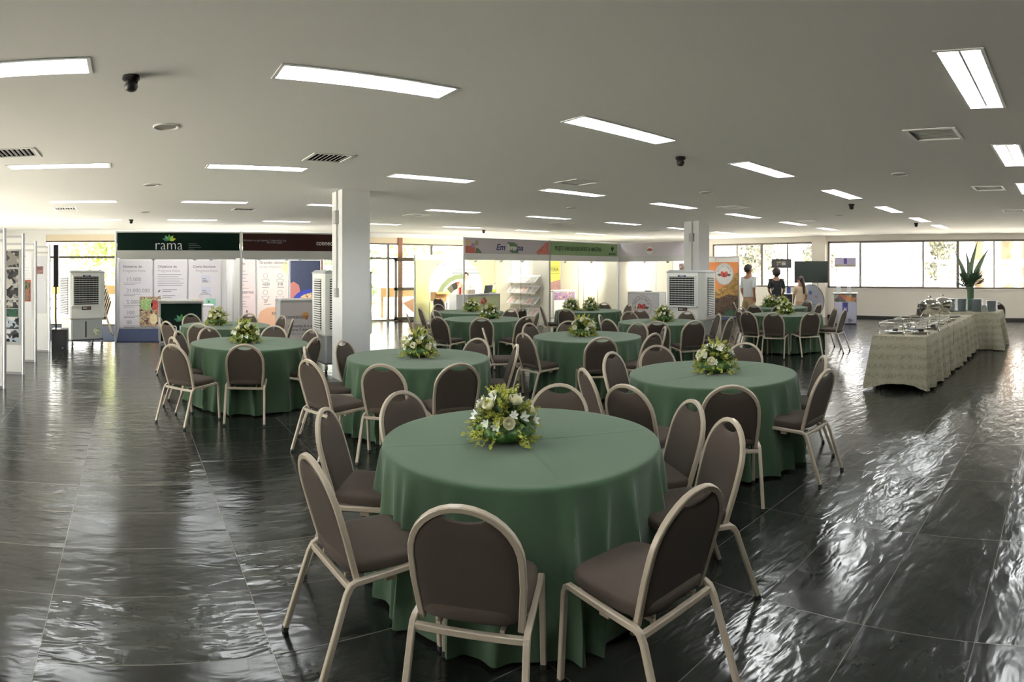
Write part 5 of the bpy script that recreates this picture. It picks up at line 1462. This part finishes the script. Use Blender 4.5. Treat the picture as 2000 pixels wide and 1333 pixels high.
for f_ in range(12):
    az = f_*.55 + .2; el = rs.uniform(-.1, .9)
    d = Vector((math.cos(az)*math.cos(el), math.sin(az)*math.cos(el), math.sin(el)))
    base = Vector((0, 0, .52)); hub = base + d*.16
    mb = MB(); mb.tube([base, hub], .006)
    up = Vector((0, 0, 1)); sd = d.cross(up).normalized(); u2 = sd.cross(d)
    for q in range(17):
        a = R(-85 + 170*q/16); dd = (d*math.cos(a) + sd*math.sin(a)*.95 + u2*.15*math.cos(a*2)).normalized()
        leaf(mb, hub, dd, rs.uniform(.26, .40), .036, curl=-.12, seg=4)
    mb.build('palm_frond', M_palm, t, True)
mb = MB()
for q in range(40): leaf(mb, Vector((rs.uniform(-.05, .05), .16 + rs.uniform(-.05, .05), .58 + rs.uniform(-.05, .12))), Vector((rs.uniform(-1, 1), rs.uniform(-1, 1), rs.uniform(-.2, 1))), .08, .03)
mb.build('yellow_flowers', mat('yellow_flower', C3('c8c070'), .6), t)
# small bowls and tongs on the buffet
t0 = thing('sauce_bowl', 'x', 'bowl')
MB().lathe([(.001, .004), (.03, .0), (.05, .02), (.055, .035), (.05, .035), (.03, .012), (.001, .012)], 20).build('bowl', M_silver2, t0, True)
MB().lathe([(.001, .026), (.046, .026)], 16).build('sauce', mat('dark_sauce', (.03, .02, .015), .3), t0)
for i, (x, y, lb) in enumerate(((9.72, 2.09, 'nearest the chafing frames'), (10.25, 2.08, 'in the middle of three'), (10.65, 2.08, 'farthest of three'))):
    o = t0 if i == 0 else dup(t0)
    o.location = (x, y, ztop + .003); o['label'] = 'small silver sauce bowl near the buffet edge, ' + lb; o['group'] = 'small sauce bowls'
t = thing('oval_platter', 'flat silver platter with tongs near the far buffet end', 'platter', (11.55, 2.25, ztop + .003))
MB().lathe([(.001, .004), (.10, .004), (.14, .014), (.145, .016), (.14, .018), (.1, .008), (.001, .008)], 28).build('dish', M_silver, t, True)
tg = MB()
for s in (-1, 1): tg.tube([(-.1, s*.02, .03), (0, s*.012, .04), (.12, 0, .03)], .005)
tg.build('tongs', M_silver2, t)
t = thing('serving_tray', 'silver tray with dark rim between the chafing frames', 'tray', (8.82, 2.32, ztop + .001))
MB().rbox(-.1, .1, -.14, .14, 0, .012, .03).build('tray', M_silver, t, True); MB().rbox(-.07, .07, -.11, .11, .012, .03, .03).build('cover', MATS['black_plastic'], t, True)
# chairs near the window wall behind the buffet
for i, (x, y, rz, lb) in enumerate(((15.6, 3.95, 80, 'left of the silver tureen'), (15.9, 3.25, 160, 'behind the silver tureen'), (17.6, 2.9, -90, 'behind the palm vase'), (15.2, 1.83, -80, 'right of the plate stacks'))):
    place_chair(x, y, R(rz), 'brown chair by the window wall, seen ' + lb, 'brown chairs behind the buffet')
# light blue garment edge on a chair at the right picture border
t = thing('blue_jacket', 'light blue cloth hanging at the extreme right edge', 'jacket', (8.35, .50, 0))
mb = MB(); rings = []
for i in range(9):
    s = i/8; z = .05 + .40*s; rings.append([(.07*math.cos(2*math.pi*j/14)*(1 + .2*math.sin(s*6)), .10*math.sin(2*math.pi*j/14)*(1 + .15*math.sin(3*s + j)), z) for j in range(14)])
t.location = (8.3, .42, -.05)
mb.loft(rings); mb.build('cloth', mat('light_denim', C3('7f9ab8'), .9, noise_amt=.15, nscale=30), t, True)

# ---------------------------------------------------------------- screen, banner and counters by the windows
M_black = MATS['black_plastic']
c = PR(1584.5, 18.4); vx = Vector((c.x, c.y, 0)).normalized(); rzv = math.atan2(-vx.x, vx.y)
t = thing('television', 'large dark flat screen on a slim stand by the windows', 'television', (c.x, c.y, 0), rzv)
MB().rbox(-.52, .52, -.03, .03, 1.31, 1.98, .01).build('screen_body', M_black, t); MB().box(-.505, .505, -.034, -.03, 1.33, 1.965).build('screen', mat('screen_glass', (.035, .045, .04), .25), t)
for x in (-.2, .2): MB().tube([(x, .05, 0), (x, .05, 1.5)], .016).build('stand_pole', M_alu, t)
MB().rbox(-.35, .35, -.2, .25, 0, .02, .03).build('stand_base', M_black, t)
c = PR(1583, 19.0); t = thing('round_banner', 'round white fabric banner with brown edge below the flat screen', 'banner', (c.x, c.y, 0), rzv - R(35))
mbk = MB().tube([(0, -.012, .72), (0, .012, .72)], .52, n=48); mbk.build('disc', mat('banner_lilac', (.50, .54, .64), .6), t, True, 30)
rg = MB(); rg.tube([(.52*math.cos(2*math.pi*k/40), 0, .72 + .52*math.sin(2*math.pi*k/40)) for k in range(41)], .016, n=6); rg.build('rim', mat('banner_brown', C3('8c7864'), .5), t, True)
lines(t, -.3, .62, [.5, .55, .5, .4], .02, .07, M_ink2, -.013); flat(t, 'banner_emblem', disc(0, .98, .07, 16), mat('banner_blue', C3('6a7ab8'), .5), -.013); flat(t, 'banner_emblem', disc(.22, .86, .05, 16), mat('banner_pink', C3('c89a9a'), .5), -.013)
for x in (-.25, .25): MB().tube([(x, .0, .0), (x, .0, .3)], .01).build('foot', M_alu, t)
# promotional counters with a sign on two poles
def promo(px, rr_, lab, w_, signm, cm, sz0, sz1, h_=.98):
    c = PR(px, rr_); v = Vector((c.x, c.y, 0)).normalized(); rz = math.atan2(-v.x, v.y)
    t = thing('promotion_counter', lab, 'counter', (c.x, c.y, 0), rz)
    fb = MB().rbox(-w_/2, w_/2, -.22, .22, .02, h_ - .03, .04).build('body', cm, t, True)
    MB().rbox(-w_/2 - .04, w_/2 + .04, -.25, .25, h_ - .03, h_, .04).build('counter_top', M_rim, t, True)
    for x in (-w_/2 + .08, w_/2 - .08): MB().tube([(x, .1, h_), (x, .1, sz1)], .012).build('pole', M_rim, t)
    s = MB().box(-w_/2 + .02, w_/2 - .02, .07, .09, sz0, sz1).build('sign', signm, t)
    return t, s
t, s = promo(1651, 19.0, 'white counter with fruit print and lilac sign before the right windows', .72, mat('lilac_sign', C3('b4aac4'), .5), mat('lilac_counter', C3('c4c4dc'), .5), 1.80, 2.10)
flat(s, 'sign_emblem', rect(-.05, .05, 1.90, 2.08), mat('violet_ink', C3('5a4a8c'), .5), .068)
flat(s, 'fruit_strip', [(-.33, 1.81), (.33, 1.81), (.33, 1.90), (.25, 1.86), (.12, 1.88), (-.05, 1.85), (-.2, 1.9), (-.33, 1.86)], patchy('fruit_strip_m', [C3('7a5a5c'), C3('c89a78'), C3('9aa07c'), C3('b8a8a8')], 14), .068)
flat(t, 'fruit_print', rect(-.35, .35, .70, .94), patchy('fruit_counter', [C3('5c6a54'), C3('d8c4b4'), C3('7a5468'), C3('a8b098'), C3('c08060')], 8, kind='voronoi'), -.222)
flat(t, 'orange_slice', disc(.1, .80, .08, 18), mat('orange_slice_m', C3('dc9464'), .5), -.226)
flat(t, 'counter_emblem', rect(-.09, .08, .38, .68), mat('indigo_ink', C3('4a468c'), .5), -.222); T(t, 'A+', 0, .5, .1, M_wink, -.228, align='CENTER')
lines(t, .1, .16, [.06, .12, .08], .02, .04, M_ink, -.226)
for i, x in enumerate((-.22, .12)):
    o = MB().rbox(-.07, .07, -.06, .06, 0, .2, .02).build('tasting_box', mat('clear_white_plastic', (.8, .8, .82), .3), None, True)
    o.matrix_world = t.matrix_basis @ Matrix.Translation((x, -.05, .98))
    tag(o, 'white dispenser box on the fruit print counter, ' + ('left one', 'right one')[i], 'box', 'dispensers on the fruit counter')
t, s = promo(1526.5, 18.6, 'dark counter with a black sign board behind the person in floral shirt', .66, mat('charcoal_sign', C3('5c5856'), .5), mat('charcoal_counter', C3('2c2a2c'), .5), 1.77, 2.05)
for k_ in range(4): flat(s, 'sign_bar', rect(-.15, -.10, 1.85 + k_*.035, 1.865 + k_*.035), M_wink, .068)
flat(s, 'sign_dot', disc(-.055, 1.945, .032, 16), mat('sign_yellow', C3('d8d08c'), .5), .067); flat(s, 'sign_dot', rect(-.08, -.03, 1.86, 1.89), mat('sign_violet', C3('8a84b0'), .5), .067)
for k_ in range(3): flat(s, 'sign_lettering', rect(.0, .13, 1.855 + k_*.042, 1.885 + k_*.042), M_wink, .068)
o = MB().box(-.06, .06, -.02, .02, 0, .2).build('blue_card', mat('blue_card_m', C3('4a5aa0'), .5), None); o.matrix_world = t.matrix_basis @ Matrix.Translation((.22, -.1, .98)) 
tag(o, 'upright blue card on the dark counter', 'card')

# ---------------------------------------------------------------- people
M_skin = mat('skin', C3('b98a70'), .55); M_skin2 = mat('tan_skin', C3('a5765c'), .55)
M_hairb = mat('black_hair', (.012, .010, .009), .5); M_hairbr = mat('dark_brown_hair', (.035, .02, .015), .5)
def skin_obj(name, verts, edges, radii, m, parent, sub=2, root=0):
    me = bpy.data.meshes.new(name); me.from_pydata(verts, edges, []); me.materials.append(m)
    o = put(name, me, parent)
    md = o.modifiers.new('Skin', 'SKIN')
    me.skin_vertices[0].data[root].use_root = True
    for i, r_ in enumerate(radii):
        me.skin_vertices[0].data[i].radius = r_ if isinstance(r_, tuple) else (r_, r_)
    md.use_smooth_shade = True
    s = o.modifiers.new('Sub', 'SUBSURF'); s.levels = sub; s.render_levels = sub
    # keep the evaluated mesh only
    dg = bpy.context.evaluated_depsgraph_get(); me2 = bpy.data.meshes.new_from_object(o.evaluated_get(dg))
    o.modifiers.clear(); o.data = me2; me2.name = name
    if not me2.materials: me2.materials.append(m)
    return o
def person(lab, loc, rz, height, skin, shirt, trousers, hair, hairkind, armL, armR, head_turn=0.0, shorts=False, sleeve=.45, skirt=False, slim=1.0):
    """armL/armR: (elbow, wrist) offsets from the shoulder in metres for a 1.75 m body; figure faces +Y"""
    t = thing('person', lab, 'person', loc, rz); k = height/1.75; t.scale = (k, k, k)
    V = {}; vs = []; rd = []; ed = []
    def add(n, p, r_, link=None):
        V[n] = len(vs); vs.append(p); rd.append(r_)
        if link is not None: ed.append((V[link], V[n]))
    sl = slim
    add('pelvis', (0, 0, .95), (.135*sl, .10*sl)); add('waist', (0, 0, 1.10), (.125*sl, .09*sl), 'pelvis'); add('chest', (0, .0, 1.28), (.15*sl, .10*sl), 'waist')
    add('upper', (0, -.005, 1.40), (.12*sl, .085), 'chest'); add('neck', (0, 0, 1.49), (.058, .058), 'upper'); add('skull0', (0, .012, 1.55), (.068, .074), 'neck'); add('skull', (0, .012, 1.64), (.080, .094), 'skull0'); add('crown', (0, .0, 1.70), (.060, .068), 'skull')
    for s, nm, arm in ((-1, 'L', armL), (1, 'R', armR)):
        sh = Vector((s*.175*sl, 0, 1.405))
        add('sh' + nm, tuple(sh), (.055, .055), 'upper')
        e = sh + Vector(arm[0]); w_ = sh + Vector(arm[1])
        add('el' + nm, tuple(e), (.038, .038), 'sh' + nm); add('wr' + nm, tuple(w_), (.026, .026), 'el' + nm)
        d = (w_ - e).normalized(); pm_ = w_ + d*.06
        add('pm' + nm, tuple(pm_), (.034, .018), 'wr' + nm)
        side = d.cross(Vector((0, 1, 0)));
        if side.length < .1: side = d.cross(Vector((1, 0, 0)))
        fwd = Vector((0, 1, 0)) - d*d.y; fwd.normalize()
        inn = d.cross(fwd).normalized()
        for q, (off, L) in enumerate(((-.026, .07), (-.009, .082), (.009, .078), (.026, .062))):
            b0 = pm_ + fwd*off + d*.02; m0 = b0 + d*L*.55; e0 = m0 + d*L*.4 - fwd*.0 + inn*.012*(-s)
            add('f%s%d' % (nm, q), tuple(b0), (.009, .009), 'pm' + nm); add('g%s%d' % (nm, q), tuple(m0), (.0085, .0085), 'f%s%d' % (nm, q)); add('h%s%d' % (nm, q), tuple(e0), (.007, .007), 'g%s%d' % (nm, q))
        b0 = w_ + d*.03 + fwd*.03; add('t' + nm, tuple(b0), (.011, .011), 'pm' + nm); add('u' + nm, tuple(b0 + fwd*.018 + d*.035), (.009, .009), 't' + nm)
        add('hp' + nm, (s*.085, 0, .88), (.095, .09), 'pelvis'); add('kn' + nm, (s*.10, .015, .50), (.058, .06), 'hp' + nm); add('an' + nm, (s*.10, -.01, .09), (.038, .042), 'kn' + nm); add('to' + nm, (s*.115, .13, .035), (.04, .028), 'an' + nm)
    skin_obj('body', vs, ed, rd, skin, t, 2)
    # shirt
    a = .014
    sv = [(0, 0, .93), (0, 0, 1.10), (0, 0, 1.28), (0, -.005, 1.415), (0, 0, 1.485)]; sr = [(.168*sl, .125*sl), (.160*sl, .115*sl), (.170*sl, .119*sl), (.150*sl, .105), (.068, .068)]; se = [(0, 1), (1, 2), (2, 3), (3, 4)]
    for s, arm in ((-1, armL), (1, armR)):
        sh = Vector((s*.175*sl, 0, 1.405)); e = sh + Vector(arm[0])*min(1, sleeve*2)
        i = len(sv); sv.append(tuple(sh)); sr.append((.071, .071)); se.append((3, i)); sv.append(tuple(e)); sr.append((.062, .062)); se.append((i, i + 1))
    skin_obj('shirt', sv, se, sr, shirt, t, 2, 1)
    # trousers
    tv = [(0, 0, 1.0), (0, 0, .93)]; tr_ = [(.150*sl, .110*sl), (.155*sl, .118*sl)]; te = [(0, 1)]
    for s in (-1, 1):
        i = len(tv); tv += [(s*.088, 0, .86), (s*.102, .015, .50)]; tr_ += [(.118, .112), (.092, .095)]; te += [(1, i), (i, i + 1)]
        if not shorts: tv.append((s*.102, -.01, .10)); tr_.append((.080, .084)); te.append((i + 1, i + 2))
    skin_obj('trousers', tv, te, tr_, trousers, t, 2, 1)
    for s in (-1, 1):
        MB().rbox(s*.11 - .05, s*.11 + .05, -.07, .19, 0, .07, .04).build('shoe', M_foot, t, True)
    hd = bpy.data.objects.new('head_pivot', None)
    bpy.data.objects.remove(hd)
    # face details turn with the head
    ct, st = math.cos(head_turn), math.sin(head_turn)
    def hp(x, y, z): return (x*ct - y*st, x*st + y*ct + .012*0, z)
    for s in (-1, 1):
        MB().ball(hp(s*.032, .092, 1.628), .011, n=8, m=6).build('eye', mat('eye_dark', (.03, .02, .02), .3), t, True)
        MB().ball(hp(s*.085, .005, 1.615), .012, .02, .03, n=8, m=6).build('ear', skin, t, True)
    mb = MB(); mb.tube([hp(0, .098, 1.635), hp(0, .118, 1.60), hp(0, .100, 1.592)], lambda q: .009 + .004*q, n=8, cap=True) if False else mb.ball(hp(0, .104, 1.603), .013, .018, .022, n=8, m=6); mb.build('nose', skin, t, True)
    MB().ball(hp(0, .092, 1.567), .024, .010, .008, n=10, m=6).build('lips', mat('lips', C3('8a4c44'), .5), t, True)
    # hair
    mb = MB(); rs_ = random.Random(int(height*100))
    n_, m_ = 22, 14; rings = []
    for i in range(m_ + 1):
        ph_ = math.pi*i/m_; ring = []
        for j in range(n_):
            a_ = 2*math.pi*j/n_
            x, y, z = math.sin(ph_)*math.cos(a_), math.sin(ph_)*math.sin(a_), math.cos(ph_)
            rx, ry, rz_ = .096, .112, .106
            if hairkind == 'curly': b_ = 1.27 + .08*math.sin(a_*5 + i*1.7) + rs_.uniform(-.03, .03)
            else: b_ = 1.03 + rs_.uniform(-.008, .008)
            zz = 1.655 + z*rz_*b_
            yy = y*ry*b_ - .006; xx = x*rx*b_
            # hairline: pull the front lower part in under the skin of the face
            if y > .25 and z < .35 - .0*abs(x): xx *= .72; yy = min(yy, .045); 
            if z < -.35: 
                q = (-.35 - z)/.65
                if y > 0: xx *= (1 - .45*q); yy = yy*(1 - .5*q) - .03*q
                else: xx *= 1 + .1*q; yy = min(yy, -.035*q - .02) if hairkind != 'curly' else yy
            ring.append(hp(xx, yy, zz))
        rings.append(ring)
    mb.loft(rings[1:-1], cap=True)
    if hairkind == 'long':
        back = []
        for i in range(10):
            s_ = i/9; z = 1.70 - .50*s_; w2 = (.088 + .02*math.sin(s_*3)) * (1 - .35*s_); dpt = .05*(1 - .4*s_); yc = -.055 - .07*min(1, s_*2.2) + .01*s_; xc = .03*s_
            back.append([hp(xc + w2*math.cos(2*math.pi*j/16), yc + dpt*math.sin(2*math.pi*j/16), z) for j in range(16)])
        mb.loft(back)
    mb.build('hair', hair, t, True)
    return t
M_wsh = mat('white_cotton', (.72, .73, .74), .85); M_beige = mat('khaki_cotton', C3('a58f6c'), .9, noise_amt=.2, nscale=9)
M_floral = patchy('floral_shirt', [(.012, .012, .014), (.02, .02, .02), (.03, .035, .03), (.55, .55, .52)], 7, .8)
M_peach = mat('peach_top', C3('e6cdb0'), .85); M_grey_t = mat('pale_grey_trousers', C3('9a948e'), .9)
def stand(px, rr_): c = PR(px, rr_); return (c.x, c.y, 0)
def facing(px, deg): return -((px - X0)/FPX) + R(deg)    # 0 faces away from the camera
p1 = person('man in white t-shirt and khaki trousers with a hand in his pocket, seen from behind', stand(1462, 15.6), facing(1462, -38), 1.84, M_skin2, M_wsh, M_beige, M_hairb, 'short',
            ((-.025, -.02, -.29), (-.01, .08, -.52)), ((.045, -.07, -.28), (-.005, .03, -.48)), R(-22))
p2 = person('person with curly dark hair in a black floral shirt facing the sign', stand(1516.5, 17.2), facing(1516, 3), 1.74, M_skin2, M_floral, mat('black_trousers', (.02, .02, .022), .9), M_hairbr, 'curly',
            ((-.05, .0, -.28), (-.0, .17, -.38)), ((.045, .0, -.28), (.01, .16, -.42)), 0)
p3 = person('girl with long dark hair in a pale top, head turned left', stand(1563, 16.4), facing(1563, 25), 1.53, M_skin, M_peach, M_grey_t, M_hairbr, 'long',
            ((-.05, .02, -.27), (-.0, .16, -.42)), ((.06, .0, -.28), (.03, .10, -.50)), R(45), slim=.92)
c = PR(910, 18.35)
p4 = person('woman with tied dark hair and glasses behind the pale green counter', (c.x, c.y, .012), facing(910, 165), 1.62, M_skin, mat('beige_blouse', C3('cdb496'), .85), M_grey_t, M_hairbr, 'short',
            ((-.10, .02, -.27), (.02, .22, -.36)), ((.10, .02, -.27), (-.02, .22, -.36)), 0, slim=.95)
gl = MB()
for s in (-1, 1): gl.tube([(s*.033 + .026*math.cos(2*math.pi*j/16), .112, 1.626 + .018*math.sin(2*math.pi*j/16)) for j in range(17)], .0035, n=5)
gl.tube([(-.007, .112, 1.63), (.007, .112, 1.63)], .003, n=5); gl.build('glasses', M_black, p4)
